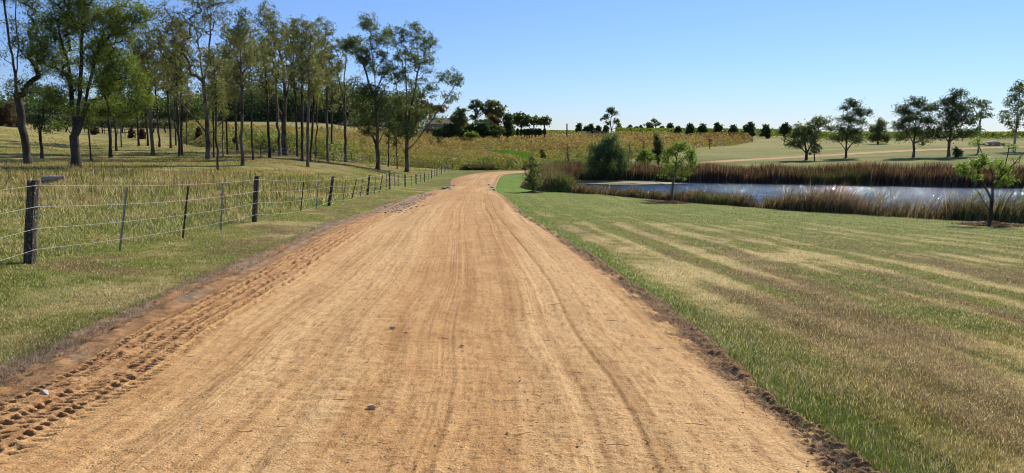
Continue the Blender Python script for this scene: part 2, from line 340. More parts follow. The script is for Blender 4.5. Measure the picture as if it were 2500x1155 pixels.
def grass_rgb(x, y):
    x = np.asarray(x, float).ravel(); y = np.asarray(y, float).ravel(); r = np.hypot(x, y)
    big = fbm(x*.16, y*.10, 21, 3); mid = fbm(x*.8, y*.6, 22, 3); fine = fbm(x*4, y*4, 23, 2)
    gl = ext(E_gl, y); gr = ext(E_gr, y); fx = np.interp(y, FY, FX, left=-6.6)
    right = (x > gr); left = (x < gl)
    # right lawn: mower stripes running with the road
    xs = x+.085*np.minimum(y, 30)+.5*(fbm(x*.25, y*.12, 31, 2)-.5); str_ = .5+.5*np.cos(xs*2*np.pi/1.12+2.2*vnoise(xs*.4, y*.05, 24)); str2 = .6*vnoise(xs*3.1, y*.07+3, 25)+.4*vnoise(xs*7, y*.16, 26)
    d = .27+.92*sstep(.36, .68, .20*str_+.46*str2+.34*mid)+.55*(mid-.5)+.75*(fine-.5)
    d = d*(1-.5*sstep(14, 34, r))+.08*sstep(16, 34, r)
    d = np.where(x-gr < .8, d*sstep(-.3, 1.0, x-gr+.5*(mid-.5)), d)
    cR = lerp3(G1, OL*.95, np.clip(d*1.8, 0, 1)); cR = lerp3(cR, ST*1.2, np.clip((d-.5)*1.7, 0, 1)); cR = lerp3(cR, BR*1.1, sstep(.52, .72, fbm(xs*1.6+4, y*.25, 28, 3))*.7*(1-sstep(14, 26, r)))
    cR = lerp3(cR, np.array([.14, .19, .04]), sstep(14, 36, r)*.6*(1-sstep(60, 80, y)))
    eg = (1-sstep(.05, .75, x-gr+.35*(mid-.5)))*sstep(.38, .55, fbm(x*.3, y*.45, 27, 2)+.08)
    cR = lerp3(cR, GB, np.clip(eg, 0, 1)*.75)
    # verge left of the road
    d = .32+1.0*sstep(.40, .70, .6*mid+.4*big)+1.0*(fine-.5)
    cV = lerp3(G1*1.05, OL, np.clip(d*1.5, 0, 1)); cV = lerp3(cV, ST, np.clip((d-.42)*1.2, 0, .8)); cV = lerp3(cV, GB*.9, sstep(.58, .74, vnoise(x*.7, y*.5, 41))*.35); cV = lerp3(cV, BR*1.1, sstep(.48, .64, fbm(x*1.1+9, y*.8, 42, 3))*.6)
    # paddock: greener by the fence, straw further back, brown litter under the trees
    w = sstep(.8, 9, (fx-x)+.0*y)*sstep(16, 34, r); d = .10+.40*w+1.7*(mid-.45)+.6*(big-.5)+.5*(fine-.5)
    cP = lerp3(G1*1.15, OL*1.05, np.clip(d*1.6, 0, 1)); cP = lerp3(cP, ST*.95, np.clip((d-.32)*1.3, 0, .9))
    lit = sstep(50, 62, y)*(1-sstep(92, 104, y))*sstep(-34, -24, x-0*y)*(fx-x > 1); cP = lerp3(cP, np.array([.19, .13, .07]), lit*sstep(.35, .6, mid)*.6)
    w = sstep(95, 130, y); cP = lerp3(cP, np.array([.24, .21, .085])*(.85+.3*mid[:, None]), w)
    # across the pond and beyond the reeds
    cF = lerp3(np.array([.115, .135, .030]), np.array([.24, .215, .070]), np.clip(.10+1.8*(fbm(x*.06, y*.14, 33, 4)-.35)+.25*(mid-.5), 0, 1))
    cF = lerp3(cF, np.array([.26, .22, .08]), sstep(140, 175, y)*.4)
    c = np.where((x < fx)[:, None], cP, np.where((x < gl)[:, None], cV, cR))
    w = sstep(60, 78, y)*(x > fx); c = lerp3(c, cF, w)
    ins = sstep(-2, 3, poly_sd(x, y, REED_POLY)); c = lerp3(c, np.array([.13, .10, .035]), ins)
    ins = sstep(-1.0, 1.0, poly_sd(x, y, GREEN_POLY)); c = lerp3(c, np.array([.10, .26, .02]), ins)
    vg = (x > ext(E_gr, y)) & (y > 44) & (y < 78) & (x < 3.5); c = lerp3(c, np.array([.12, .21, .03]), vg*.75*sstep(46, 56, y))
    pd = poly_sd(x, y, POND); c = lerp3(c, np.array([.07, .05, .03]), sstep(-1.5, .5, pd))
    return c

# ---------------------------------------------------------------- ground sheet
def axis(segs):
    out = []
    for a, b, d0, d1 in segs:
        v = a
        while v < b-1e-6:
            out.append(v); v += d0+(d1-d0)*(v-a)/(b-a)
    out.append(segs[-1][1]); return np.array(out)
gx = axis([(-2500, -300, 300, 60), (-300, -100, 12, 3), (-100, -30, 2, .8), (-30, -9, .6, .2), (-9, 9, .09, .09), (9, 30, .14, .5), (30, 100, .5, 2), (100, 300, 3, 12), (300, 2500, 60, 300)])
gy = axis([(-60, -4, 8, 1), (-4, 2, .6, .12), (2, 14, .09, .12), (14, 40, .12, .35), (40, 110, .35, .8), (110, 300, .9, 5), (300, 900, 10, 120), (900, 5000, 150, 900)])
X, Yg = np.meshgrid(gx, gy); Zg = ground_z(X, Yg)
_rr = np.hypot(X, Yg); Zg = Zg*(1-sstep(450, 900, _rr))+.6*sstep(450, 900, _rr)
C = grass_rgb(X, Yg); C4 = np.ones((C.shape[0], 4)); C4[:, :3] = C
ny, nx = X.shape; i = np.arange(ny-1)[:, None]*nx+np.arange(nx-1)[None]
mg = M("ground_turf", .95, .1); c = mg.attr("albedo", "Color")
f1 = mg.noise(38, 3); f2 = mg.noise(9, 4); f3 = mg.noise(1.3, 4)
c = mg.mix(1.0, c, mg.ramp(f1, [(.28, (.55, .55, .5)), (.72, (1.5, 1.45, 1.35))]), 'MULTIPLY')
c = mg.mix(.8, c, mg.ramp(f2, [(.3, (.68, .72, .7)), (.7, (1.34, 1.28, 1.25))]), 'MULTIPLY')
c = mg.mix(.6, c, mg.ramp(f3, [(.3, (.72, .78, .7)), (.7, (1.3, 1.22, 1.25))]), 'MULTIPLY'); mg.col(c)
mg.bump(mg.math('ADD', mg.noise(55, 3), mg.math('MULTIPLY', mg.noise(6, 4), 2.0)), .85, .05)
ground = mesh_np("ground", np.stack([X.ravel(), Yg.ravel(), Zg.ravel()], 1), np.stack([i, i+1, i+nx+1, i+nx], -1).reshape(-1, 4), {"albedo": ('FLOAT_COLOR', C4)}, True, mg.m)
tag(ground, kind='structure')

# ---------------------------------------------------------------- dirt road
nc = 430; q = np.linspace(0, 1, nc)
ds = np.r_[0, np.cumsum(np.linalg.norm(np.diff(CENTRE, axis=0), axis=1))]; ns = len(ROWS)
Lw = np.linalg.norm(ROWS[:, 1]-CENTRE, axis=1); Rw = np.linalg.norm(ROWS[:, 2]-CENTRE, axis=1)
e = .12
L = ROWS[:, 0]+(ROWS[:, 0]-CENTRE)/HALF_L[:, None]*e; Rr = ROWS[:, 3]+(ROWS[:, 3]-CENTRE)/HALF_R[:, None]*e
P = L[:, None]*(1-q)[None, :, None]+Rr[:, None]*q[None, :, None]
tot = HALF_L+HALF_R+2*e; t = q[None]*tot[:, None]-(HALF_L+e)[:, None]; S = np.repeat(ds[:, None], nc, 1)
x, y = P[..., 0], P[..., 1]
z0 = base_z(x.ravel(), y.ravel()).reshape(x.shape); zc = base_z(CENTRE[:, 0], CENTRE[:, 1])[:, None]
z = z0*.5+(zc+(z0[:, -1:]-z0[:, :1])*(q[None]-.5))*.5
tl = (-t-Lw[:, None])                      # distance outside the smooth surface on the left
tr = (t-Rw[:, None]); wl = (HALF_L-Lw)[:, None]; wr = (HALF_R-Rw)[:, None]
near = 1-sstep(22, 42, y)
wig = (vnoise(S*.5, t*0+3, 51)-.5)*.12
edge_n = (fbm(x*2.2, y*2.2, 52, 3)-.5)
# tracks and fine grain of the driven surface
h = np.zeros_like(z)
h += .012*(fbm(t*7+wig*8, S*.18, 53, 3)-.5)*2*.8
for c_, w_, a_ in ((-1.55, .16, .010), (-.95, .14, .006), (-.05, .10, .012), (.12, .05, .006), (.95, .09, .012), (1.3, .03, .012), (1.62, .18, .006), (-.35, .2, .005)):
    sh = c_+(vnoise(S*.12, t*0+c_*9, 54)-.5)*.18
    tt = (t-sh)/w_; env = np.exp(-tt**4)*(.35+.9*vnoise(S*.35, t*0+c_*3, 55))
    h -= .55*a_*env*(.7+.5*np.cos(t*2*np.pi/.045)); h += a_*.35*np.exp(-((np.abs(tt)-1.15)/.25)**2)*(.3+vnoise(S*.35, t*0+c_*3, 55))
h += .006*(fbm(x*9, y*9, 56, 3)-.5)*2+near*.0035*(vnoise(x*33, y*33, 158)-.5)*2*(.35+.9*vnoise(x*1.3, y*1.3, 159))+.0045*(vnoise(t*5, S*16, 57)-.5)*(.4+1.2*vnoise(x*.8, y*.8, 58))
pb = vnoise(x*42, y*42, 59); h += .009*np.clip(pb-.78, 0, 1)*4*(.3+vnoise(x*2, y*2, 60))*near
h -= .02*np.exp(-(np.abs(t)/2.4)**6)*0
# left: wheel lugs pressed into red soil, a soft ridge, then rough crumbled soil with straw
def lugs(tt, half, s, per, slant):
    u_ = tt/half; sg = np.sign(u_); ph = s/per+np.abs(u_)*slant+.5*(sg > 0)+.6*(fbm(x*1.7, y*1.7, 61, 2)-.5)
    bar = np.cos(2*np.pi*ph); bar = np.tanh(3.0*(bar+.1)); cut = np.tanh(6*(np.abs(u_)-.14))*.5+.5
    return (bar*.5+.5)*cut*(1-sstep(.86, 1.02, np.abs(u_)))
tc = np.clip(wl*.42, .1, .34)
strong = (.35+.95*vnoise(S*.45, t*0+1, 62))
lug = lugs(tl-tc, tc*1.05, S, .17, 1.3)*strong*(fbm(x*6, y*6, 75, 2) > .3)
lm = sstep(-.05, .12, tl+.06*edge_n)*(1-sstep(.9, 1.1, tl/(2*tc)))
rw = np.floor(tl/.125); rf = tl/.125-rw; ph_ = S/.078+_hash(rw.astype(np.int64), (rw*0+3).astype(np.int64), 5)+rf*.8*np.where(rw % 2 > 0, 1, -1)+1.3*(fbm(x*2.5, y*2.5, 76, 2)-.5)
bar_ = (1-np.abs((ph_ % 1)-.42)*2.9); lug = np.clip(bar_*2.2, 0, 1)*np.clip(np.minimum(rf, 1-rf)*7, 0, 1)*(.1+1.1*vnoise(x*8, y*8, 77))*sstep(.30, .52, vnoise(x*1.6, y*1.6, 78)+.35*vnoise(S*.3, t*0, 79)); lm_ = sstep(-.16, .02, tl+.10*edge_n)*(1-sstep(1.5, 2.0, tl/tc*.95))
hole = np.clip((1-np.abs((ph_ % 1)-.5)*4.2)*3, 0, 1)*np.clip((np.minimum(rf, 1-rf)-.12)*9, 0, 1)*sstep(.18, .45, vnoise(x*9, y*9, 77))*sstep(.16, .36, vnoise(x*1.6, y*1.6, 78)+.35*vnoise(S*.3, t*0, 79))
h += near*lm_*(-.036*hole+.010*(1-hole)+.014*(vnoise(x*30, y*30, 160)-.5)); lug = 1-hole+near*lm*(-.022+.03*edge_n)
rid = np.exp(-((tl-2.35*tc)/(.085+.03*edge_n))**2); h += near*rid*.035*(.6+.8*vnoise(S*.9, t*0, 63))
rough = sstep(1.7, 2.5, tl/tc); crumb = fbm(x*11, y*11, 64, 3)
h += near*rough*(.10*(crumb-.5)*.55-.02+.02*edge_n)+(1-near)*rough*.06*(fbm(x*4, y*4, 65, 3)-.5)
# right: churned dark soil berm with lug print
rm = sstep(-.16, .02, tr+.1*edge_n)
lr = lugs(tr-wr*.3, np.maximum(wr*.55, .08), S, .062, .5)*sstep(.35, .6, vnoise(S*.7, t*0+2, 74))
berm = np.exp(-((tr-wr*.95)/(.10))**2)*(.5+.9*vnoise(S*.8, t*0+7, 66))
h += near*rm*(-.022+.020*lr*(.3+.9*vnoise(S*1.3, t*0, 67))+.055*(fbm(x*15, y*15, 68, 3)-.5)+.02*(vnoise(x*38, y*38, 168)-.5))+near*berm*.030+(1-near)*rm*.03*edge_n
z = z+h*1.25
ed = np.minimum(q, 1-q)[None]*tot[:, None]; z -= .10*(1-sstep(0, .15, ed))
# masks: red soil, straw litter, pale dust, dark soil plus shade painted into the lug holes
red = np.clip(sstep(-.12, .12, tl+.10*edge_n)*.95, 0, 1)*np.where(tl > 0, 1, .8); litter = rough*sstep(.42, .62, fbm(x*2.2, y*1.2, 69, 3)+.34*sstep(2.6, 4.4, tl/tc)+.02)
red = np.maximum(red, .75*sstep(.5, .72, fbm(x*.9, y*.25, 70, 3))*sstep(26, 46, y))
dark = rm*sstep(.32, .62, fbm(x*5, y*5, 71, 2)+.02+.28*(tr > .13))*near+.45*rm*(1-near); dust = sstep(.46, .66, fbm(t*.8, S*.07, 72, 3)+.12*sstep(.7, 1.6, t))
dark = np.maximum(dark, .6*lm_*(1-lug)*near); dark = np.maximum(dark, sstep(1.3, 2.1, tl/tc+.8*edge_n)*(.30+.55*sstep(.36, .6, fbm(x*7, y*7, 180, 3)))*near)  # first term paints shade into the tread holes, second is the darker outer soil
TRK = .34*fbm(t*5+wig*6, S*.10, 170, 4)+.46*fbm(t*22+wig*12, S*.16, 171, 3)+.2*fbm(x*1.6, y*.9, 172, 3)
for c_, w_, a_ in ((-1.55, .10, .10), (-.05, .08, .12), (.98, .05, .14), (1.32, .025, .25), (-.95, .07, .08)):
    TRK -= a_*np.exp(-((t-c_-(vnoise(S*.12, t*0+c_*9, 54)-.5)*.18)/w_)**2)*(.2+.9*vnoise(S*.3, t*0+c_, 173))
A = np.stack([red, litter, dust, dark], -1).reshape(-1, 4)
mr = M("dirt", .95, .12); ac = mr.n("ShaderNodeAttribute", attribute_name="soil"); sp = mr.n("ShaderNodeSeparateColor"); mr.l(ac.outputs["Color"], sp.inputs[0])
n1 = mr.noise(3.2, 5, mr.scaled((1, .45, 1))); n2 = mr.noise(60, 4); n3 = mr.noise(190, 2); n4 = mr.noise(14, 4, mr.scaled((1.6, .35, 1)))
c = mr.ramp(n1, [(.3, (.50, .262, .108)), (.52, (.57, .315, .135)), (.72, (.63, .37, .17))])
c = mr.mix(mr.math('MULTIPLY', sp.outputs[2], .55), c, (.68, .43, .215))
c = mr.mix(mr.val(n4, .48, .72), c, (.43, .215, .09))
c = mr.mix(1.0, c, mr.ramp(mr.attr('track'), [(.30, (.80, .75, .69)), (.46, (1, 1, 1)), (.62, (1.10, 1.11, 1.13))]), 'MULTIPLY')
c = mr.mix(mr.math('MULTIPLY', sp.outputs[0], .9), c, mr.ramp(mr.noise(7, 4), [(.35, (.36, .165, .07)), (.65, (.56, .31, .14))]))
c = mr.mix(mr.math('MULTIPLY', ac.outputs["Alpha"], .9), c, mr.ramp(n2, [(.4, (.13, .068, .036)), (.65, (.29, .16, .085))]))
c = mr.mix(mr.math('MULTIPLY', sp.outputs[1], mr.val(n2, .42, .58, .1, .95)), c, mr.ramp(n3, [(.35, (.13, .085, .06)), (.6, (.36, .29, .23))]))
c = mr.mix(1.0, c, mr.ramp(n3, [(.3, (.62, .59, .55)), (.46, (1, 1, 1)), (.72, (1.25, 1.26, 1.28))]), 'MULTIPLY')
vo = mr.n("ShaderNodeTexVoronoi"); vo.inputs["Scale"].default_value = 85; mr.l(mr.pos(), vo.inputs["Vector"]); vs = mr.n("ShaderNodeSeparateColor"); mr.l(vo.outputs["Color"], vs.inputs[0])
c = mr.mix(1.0, c, mr.ramp(vs.outputs[0], [(0, (.70, .67, .64)), (.14, (.93, .93, .93)), (.88, (1.03, 1.03, 1.03)), (1, (1.3, 1.32, 1.36))]), 'MULTIPLY')
c = mr.mix(mr.val(mr.noise(110, 1), .70, .74), c, (.62, .50, .36)); c = mr.mix(1.0, c, (.73, .755, .71), 'MULTIPLY'); mr.col(c)
mr.bump(mr.math('ADD', mr.noise(70, 4), mr.math('MULTIPLY', vo.outputs['Distance'], .35)), .8, .010)
ii = np.arange(ns-1)[:, None]*nc+np.arange(nc-1)[None]
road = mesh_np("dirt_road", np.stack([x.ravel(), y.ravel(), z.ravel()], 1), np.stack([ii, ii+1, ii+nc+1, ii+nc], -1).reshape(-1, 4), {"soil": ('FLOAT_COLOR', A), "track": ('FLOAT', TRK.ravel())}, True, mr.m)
tag(road, kind='structure')
del A, lug, lr, berm, crumb, S, pb

# ---------------------------------------------------------------- pond water and floating weed
mw = M("pond_water", .05, .5); mw.col((.02, .045, .07)); mw.b.inputs["IOR"].default_value = 1.33
wv = mw.scaled((1.0, 1.5, 1)); wn1 = mw.noise(6.5, 3, wv, .6); wn2 = mw.noise(1.6, 2, wv)
mw.bump(mw.math('ADD', wn1, mw.math('MULTIPLY', wn2, .6)), 1.0, .09)
pc = POND.mean(axis=0); pr = []
for k in range(len(POND)):
    d = POND[k]-pc; pr.append(POND[k]+d/np.linalg.norm(d)*1.6)
wx_ = np.arange(0, 92, .17); wy_ = np.arange(18, 84, .17); WX, WY = np.meshgrid(wx_, wy_); rp = np.array(pr); inside = poly_sd(WX, WY, rp).reshape(WX.shape) > 0
WZ = WATER+.055*(fbm(WX*.95+.3*WY, WY*1.25, 120, 3)-.5)+.05*(vnoise(WX*2.3, WY*2.9, 121)-.5)
qi = np.arange(WX.shape[0]-1)[:, None]*WX.shape[1]+np.arange(WX.shape[1]-1)[None]; Fq = np.stack([qi, qi+1, qi+WX.shape[1]+1, qi+WX.shape[1]], -1).reshape(-1, 4); Fq = Fq[inside.ravel()[Fq].all(axis=1)]
us = np.unique(Fq); rm_ = np.zeros(WX.size, int); rm_[us] = np.arange(len(us))
water = mesh_np("water", np.stack([WX.ravel(), WY.ravel(), WZ.ravel()], 1)[us], rm_[Fq], smooth=True, mat=mw.m); tag(water, kind='structure')
weed_m = M("floating_weed", .8, .2); wn_ = weed_m.noise(3, 4); weed_m.col(weed_m.ramp(wn_, [(.35, (.10, .10, .035)), (.6, (.26, .21, .10))]))
mb = MB(); g = np.random.default_rng(3)
WEED = [(1440, 447, 3.4, 1.6), (1500, 446, 5, 1.5), (1560, 447, 4, 1.1), (1600, 450, 2.6, .8), (1470, 443, 5, .9), (1530, 451, 3.0, .6)]
for u, v, rx, ry in WEED:
    dx, dy, dz = ray(u, v); Yw = (WATER-EYE)/(dz/dy); m = 26; ph = g.uniform(0, 6.28, 4)
    th = np.arange(m)/m*2*np.pi; rr = 1+.18*np.sin(3*th+ph[0])+.14*np.sin(5*th+ph[1])+.08*np.sin(9*th+ph[2])
    hz = WATER+.045+.004*len(mb.V); top = np.stack([dx/dy*Yw+rx*rr*np.cos(th), Yw+ry*rr*np.sin(th), np.full(m, hz)], 1); low = top-[0, 0, .01]
    mb.add(np.vstack([top, low, [[dx/dy*Yw, Yw, hz]]]), [[k, m+k, m+(k+1) % m, (k+1) % m] for k in range(m)], [[2*m, k, (k+1) % m] for k in range(m)])
tag(mb.build("pond_weed", weed_m.m), "tan mat of floating weed on the left end of the pond", "pond weed", kind='stuff')

# ---------------------------------------------------------------- blades: grass, reeds, tall stems (each mass is one mesh)
def blades(name, x, y, z, hgt, wid, rgb, mat, lean=.45, segs=1, seed=0, wind=(0, 0), face=None):
    g = np.random.default_rng(seed); n = len(x); th = g.uniform(0, 2*np.pi, n); la = g.normal(0, lean, n)
    az = g.uniform(0, 2*np.pi, n); dx = np.cos(az)*la+wind[0]; dy = np.sin(az)*la+wind[1]
    wx, wy = np.cos(th)*wid*.5, np.sin(th)*wid*.5; hgt = np.asarray(hgt)
    base = np.stack([x, y, z-.01], 1)
    lvl = [k/segs for k in range(segs+1)]; rings = []
    for k, f in enumerate(lvl[:-1]):
        off = np.stack([dx*hgt*f**1.7, dy*hgt*f**1.7, hgt*f*(1-.25*f*np.minimum(1, np.hypot(dx, dy)))], 1); w = 1-.55*f
        rings.append(base+off-np.stack([wx*w, wy*w, 0*wx], 1)); rings.append(base+off+np.stack([wx*w, wy*w, 0*wx], 1))
    rings.append(base+np.stack([dx*hgt, dy*hgt, hgt*(1-.25*np.minimum(1, np.hypot(dx, dy)))], 1))
    m = len(rings); V = np.stack(rings, 1).reshape(-1, 3); o = np.arange(n)[:, None]*m
    Q = [o+np.array([[2*k, 2*k+1, 2*k+3, 2*k+2]]) for k in range(segs-1)]; T = o+np.array([[m-3, m-2, m-1]])
    at_ = {"albedo": ('FLOAT_COLOR', np.repeat(np.hstack([rgb, np.ones((n, 1))]), m, axis=0))}
    return mesh_np(name, V, ([np.vstack(Q)] if Q else [])+[T], at_, mat=mat)
def blade_mat(name, trans=.35, rough=.6):
    m = M(name, rough, .25); c = m.attr("albedo", "Color"); m.col(c); tr = m.n("ShaderNodeBsdfTranslucent"); m.l(m.mix(1, c, (1.25, 1.15, .7), 'MULTIPLY'), tr.inputs[0])
    ms = m.n("ShaderNodeMixShader"); ms.inputs[0].default_value = trans; m.l(m.b.outputs[0], ms.inputs[1]); m.l(tr.outputs[0], ms.inputs[2]); m.l(ms.outputs[0], m.out.inputs[0]); return m.m
MGRASS = blade_mat("grass_blade"); MREED = blade_mat("reed_blade", .3)
def fan(n, y0, y1, a0=-.98, a1=.98, g=None, extra=1.5):
    """points spread so that near ground gets more of them"""
    k = g.random(n); y = 1/(1/y0-k*(1/y0-1/y1)); x = (a0+(a1-a0)*g.random(n))*y+(g.random(n)-.5)*2*extra; return x, y
def var(c, g, a=.28):
    k = 1+(g.random((len(c), 1))-.5)*2*a; return np.clip(c*k*(1+(g.random(c.shape)-.5)*.18), 0, 1)
g = np.random.default_rng(5)
x, y = fan(1050000, 2.4, 44, g=g)
m = (road_signed(x, y) < .06+.10*(fbm(x*3, y*3, 80, 2)-.5)) & (poly_sd(x, y, POND) < -2.4); x, y = x[m], y[m]
c = grass_rgb(x, y); fx = np.interp(y, FY, FX, left=-6.6); r = np.hypot(x, y); padd = (x < fx-.2)
lush = np.clip((c[:, 1]/c[:, 0]-1.0)/.9, 0, 1)
h = (.022+.030*lush+.018*fbm(x*1.5, y*1.5, 81, 2))*(.6+.8*g.random(len(x)))*(1+r*.012); h = np.where(padd, h*(1.1+.9*fbm(x*.7, y*.7, 82, 3))*(1+2.2*sstep(12, 24, y)), h)
gr = x-ext(E_gr, y); h = np.where((gr > 0) & (gr < .6), h*(1+.25*vnoise(x*1.2, y*1.2, 86)), h); w = .0032+.00062*r
dead = g.random(len(x)) < (.16+.45*fbm(x*2.5, y*2.5, 87, 2))*(1-.65*lush); c[dead] = np.array([.56, .48, .30]); dk_ = g.random(len(x)) < .15; c[dk_] = c[dk_]*.35; c = var(c*1.10, g, .5)
tag(blades("lawn_grass", x, y, ground_z(x, y), h, w, c, MGRASS, lean=.95, seed=1), "short mown grass and pasture either side of the dirt road", "grass", kind='stuff')
# dry straw and dead runners along the left edge of the graded soil and the right berm
n = 26000; k = g.random(n); y = 1/(1/3.4-k*(1/3.4-1/40)); gl = ext(E_gl, y); x = gl+g.normal(.12, .16, n)+(fbm(y*1.1, y*0, 83, 2)-.5)*.3
n2 = 9000; y2 = 1/(1/2.8-g.random(n2)*(1/2.8-1/20)); x2 = ext(E_gr, y2)+g.normal(-.05, .07, n2); x = np.r_[x, x2]; y = np.r_[y, y2]
cc = np.where(g.random((len(x), 1)) < .6, np.array([[.36, .29, .22]]), np.array([[.16, .10, .07]])); cc[n:] *= .62
tag(blades("dry_straw", x, y, base_z(x, y)-.035, .05+.05*g.random(len(x)), .004+.0005*y, var(cc, g), MGRASS, lean=1.6, seed=2), "grey dead straw strewn along the edges of the graded dirt", "straw", kind='stuff')
# tall dry grass of the paddock
n = 260000; x, y = fan(n, 16, 100, -1.0, .0, g=g); fx = np.interp(y, FY, FX); tallness = sstep(.30, .62, fbm(x*.28, y*.22, 84, 3)+.16*sstep(24, 40, y)-.22*(1-sstep(17, 30, y))-.10)
m = (x < fx-.5) & (g.random(n) < .05+.95*tallness); x, y, tallness = x[m], y[m], tallness[m]
c = grass_rgb(x, y); k = g.random((len(x), 1)); k = k*(.35+.65*fbm(x*.5, y*.4, 88, 3)[:, None]*1.6).clip(0, 1); c = c*(1-.6*k)+np.array([.38, .31, .14])*.6*k
tag(blades("tall_grass", x, y, ground_z(x, y), (.03+.12*tallness*sstep(18, 34, y))*(.4+g.random(len(x))), .005+.0008*y, var(c*1.1, g), MGRASS, lean=1.0, segs=2, seed=3), "tall straw coloured paddock grass behind the wire fence", "grass", kind='stuff')
# dark upright weed stalks
n = 1100; x, y = fan(n*4, 17, 45, -.80, -.05, g=g); fx = np.interp(y, FY, FX); m = (x < fx-.8) & (fbm(x*.35, y*.35, 85, 2)+.25*sstep(18, 30, y) > .60); x, y = x[m][:n], y[m][:n]
c = np.tile(np.array([[.07, .075, .03]]), (len(x), 1)); c[g.random(len(x)) < .35] = [.17, .10, .05]
tag(blades("weed_stalks", x, y, ground_z(x, y), .35+.55*g.random(len(x)), .004+.0004*y, var(c, g), MREED, lean=.16, segs=2, seed=4), "dark upright weed stalks standing in the dry paddock grass", "weeds", kind='stuff')

# ---------------------------------------------------------------- reeds round the pond
def along(P, n, g): 
    P = np.asarray(P, float); L_ = np.r_[0, np.cumsum(np.linalg.norm(np.diff(P, axis=0), axis=1))]; s = g.random(n)*L_[-1]
    return np.interp(s, L_, P[:, 0]), np.interp(s, L_, P[:, 1]), s
RED = np.array([.15, .088, .06]); TAN = np.array([.42, .30, .18]); RG = np.array([.085, .12, .028]); DK = np.array([.085, .055, .035])
n = 66000; x, y, s = along(LAWN_EDGE, n, g); w = g.random(n)*3.0; cl = vnoise(s*.42, w*.6, 90); k = 1
x = x+w*.42; y = y+w*.92+.3*(vnoise(s*.8, s*0, 91)-.5)
keep = g.random(n) < .22+.70*sstep(.30, .62, vnoise(s*.34+2, w*.4, 92)); x, y, s, w, cl = (q_[keep] for q_ in (x, y, s, w, cl))
u_ = CU+FPX*x/y; green = sstep(.42, .7, vnoise(s*.3, w*0, 93))*sstep(1650, 1850, u_)*(1-.6*sstep(2250, 2400, u_))
tallk = .72+.55*vnoise(s*.23, s*0, 94)*sstep(1550, 1900, u_)-.12*sstep(1420, 1500, u_)*(1-sstep(1600, 1700, u_)); h = (.32+1.05*g.random(len(x))**1.2)*tallk*.95
pick = g.random(len(x)); c = np.where((pick < .30)[:, None], TAN, np.where((pick < .62)[:, None], RED, DK)); c = lerp3(c, RG*1.5, np.clip((.25+green)*(.3+.9*g.random(len(x))), 0, .95))
c = lerp3(c, np.array([.17, .115, .06]), .15*np.ones(len(x))); h = h*(.7+.7*vnoise(s*2.2, w*.8, 98))
tag(blades("reeds", x, y, ground_z(x, y), h, .035+.02*g.random(len(x)), var(c, g, .35), MREED, lean=.55, segs=3, seed=6, wind=(.34, .05)), "brown and green reeds along the near bank of the pond", "reeds", kind='stuff')
# far bank
FAR = [P_ for P_ in POND[len(LAWN_EDGE)+3:]]; FAR = [(84, 50)]+[(70, 60)]+[tuple(p) for p in FAR]
n = 92000; x, y, s = along(FAR, n, g); w = g.random(n)*4.2-.6; x = x+w*.02; y = y+w; bl = vnoise(s*.45, w*.15, 95)
h = (.75+1.1*g.random(n)**1.4)*(.70+.55*bl); pick = g.random(n); c = np.where((pick < .18)[:, None], TAN*.85, np.where((pick < .55)[:, None], RED*.9, DK)); c = lerp3(c, RG, sstep(.55, .8, vnoise(s*.25, w*0, 96))*.6*(w < 1.2))
x2, y2, z2 = x, y, np.maximum(ground_z(x, y), WATER)
tag(blades("reeds", x2, y2, z2, h, .05+.04*g.random(n), var(c, g, .35), MREED, lean=.20, segs=2, seed=7, wind=(.06, 0)), "dark reddish reeds along the far bank of the pond", "reeds", kind='stuff')
# thick reddish stand at the left end
n = 30000; P_ = np.array([hit(u, v)[:2] for u, v in [(1268, 458), (1320, 467), (1400, 471), (1420, 470)]]+[(6.5, 60), (7.5, 76), (7, 84), (3.5, 84), (1.5, 72)])
x = g.uniform(0, 9, n*4); y = g.uniform(50, 86, n*4); m = poly_sd(x, y, P_) > 0; x, y = x[m][:n], y[m][:n]; cl = vnoise(x*.5, y*.5, 97)
pick = g.random(len(x)); c = np.where((pick < .38)[:, None], RED*1.15, np.where((pick < .66)[:, None], TAN*.9, RG*1.3)); c = lerp3(c, RG*1.2, sstep(.5, .75, cl)*.7)
hh = (1.0+.9*g.random(len(x)))*(.65+.5*cl)*sstep(-.3, 1.6, poly_sd(x, y, P_))
tag(blades("reeds", x, y, ground_z(x, y), hh, .05+.03*g.random(len(x)), var(c, g, .35), MREED, lean=.35, segs=3, seed=8), "thick rusty stand of reeds at the left end of the pond", "reeds", kind='stuff')

# ---------------------------------------------------------------- bracken and tall herbs filling the valley
def quads(name, P, size, rgb, mat, seed, up=.35, aspect=.5, parent=None, droop=0.):
    """leaf-sized faces, each its own tilt"""
    g = np.random.default_rng(seed); n = len(P); d = g.normal(size=(n, 3)); d[:, 2] = d[:, 2]*.8+up-droop; d /= np.linalg.norm(d, axis=1)[:, None]
    o = g.normal(size=(n, 3)); b = np.cross(d, o); b /= np.linalg.norm(b, axis=1)[:, None]; s = np.asarray(size).reshape(-1, 1)*np.ones((n, 1))
    V = np.stack([P-d*s*.5, P+b*s*aspect*.5+d*s*.06, P+d*s*.5, P-b*s*aspect*.5+d*s*.06], 1).reshape(-1, 3)
    F = np.arange(n*4).reshape(-1, 4)
    at_ = {"rnd": ('FLOAT', np.repeat(g.random(n), 4))}
    if rgb is not None: at_["albedo"] = ('FLOAT_COLOR', np.repeat(np.hstack([rgb, np.ones((n, 1))]), 4, axis=0))
    return mesh_np(name, V, F, at_, mat=mat, parent=parent)
n = 330000; k = g.random(n); y = 1/(1/88-k*(1/88-1/256)); x = (-.46+.84*g.random(n))*y; m = poly_sd(x, y, REED_POLY) > .3; m &= ~(poly_sd(x, y, GREEN_POLY) > 0); x, y = x[m], y[m]
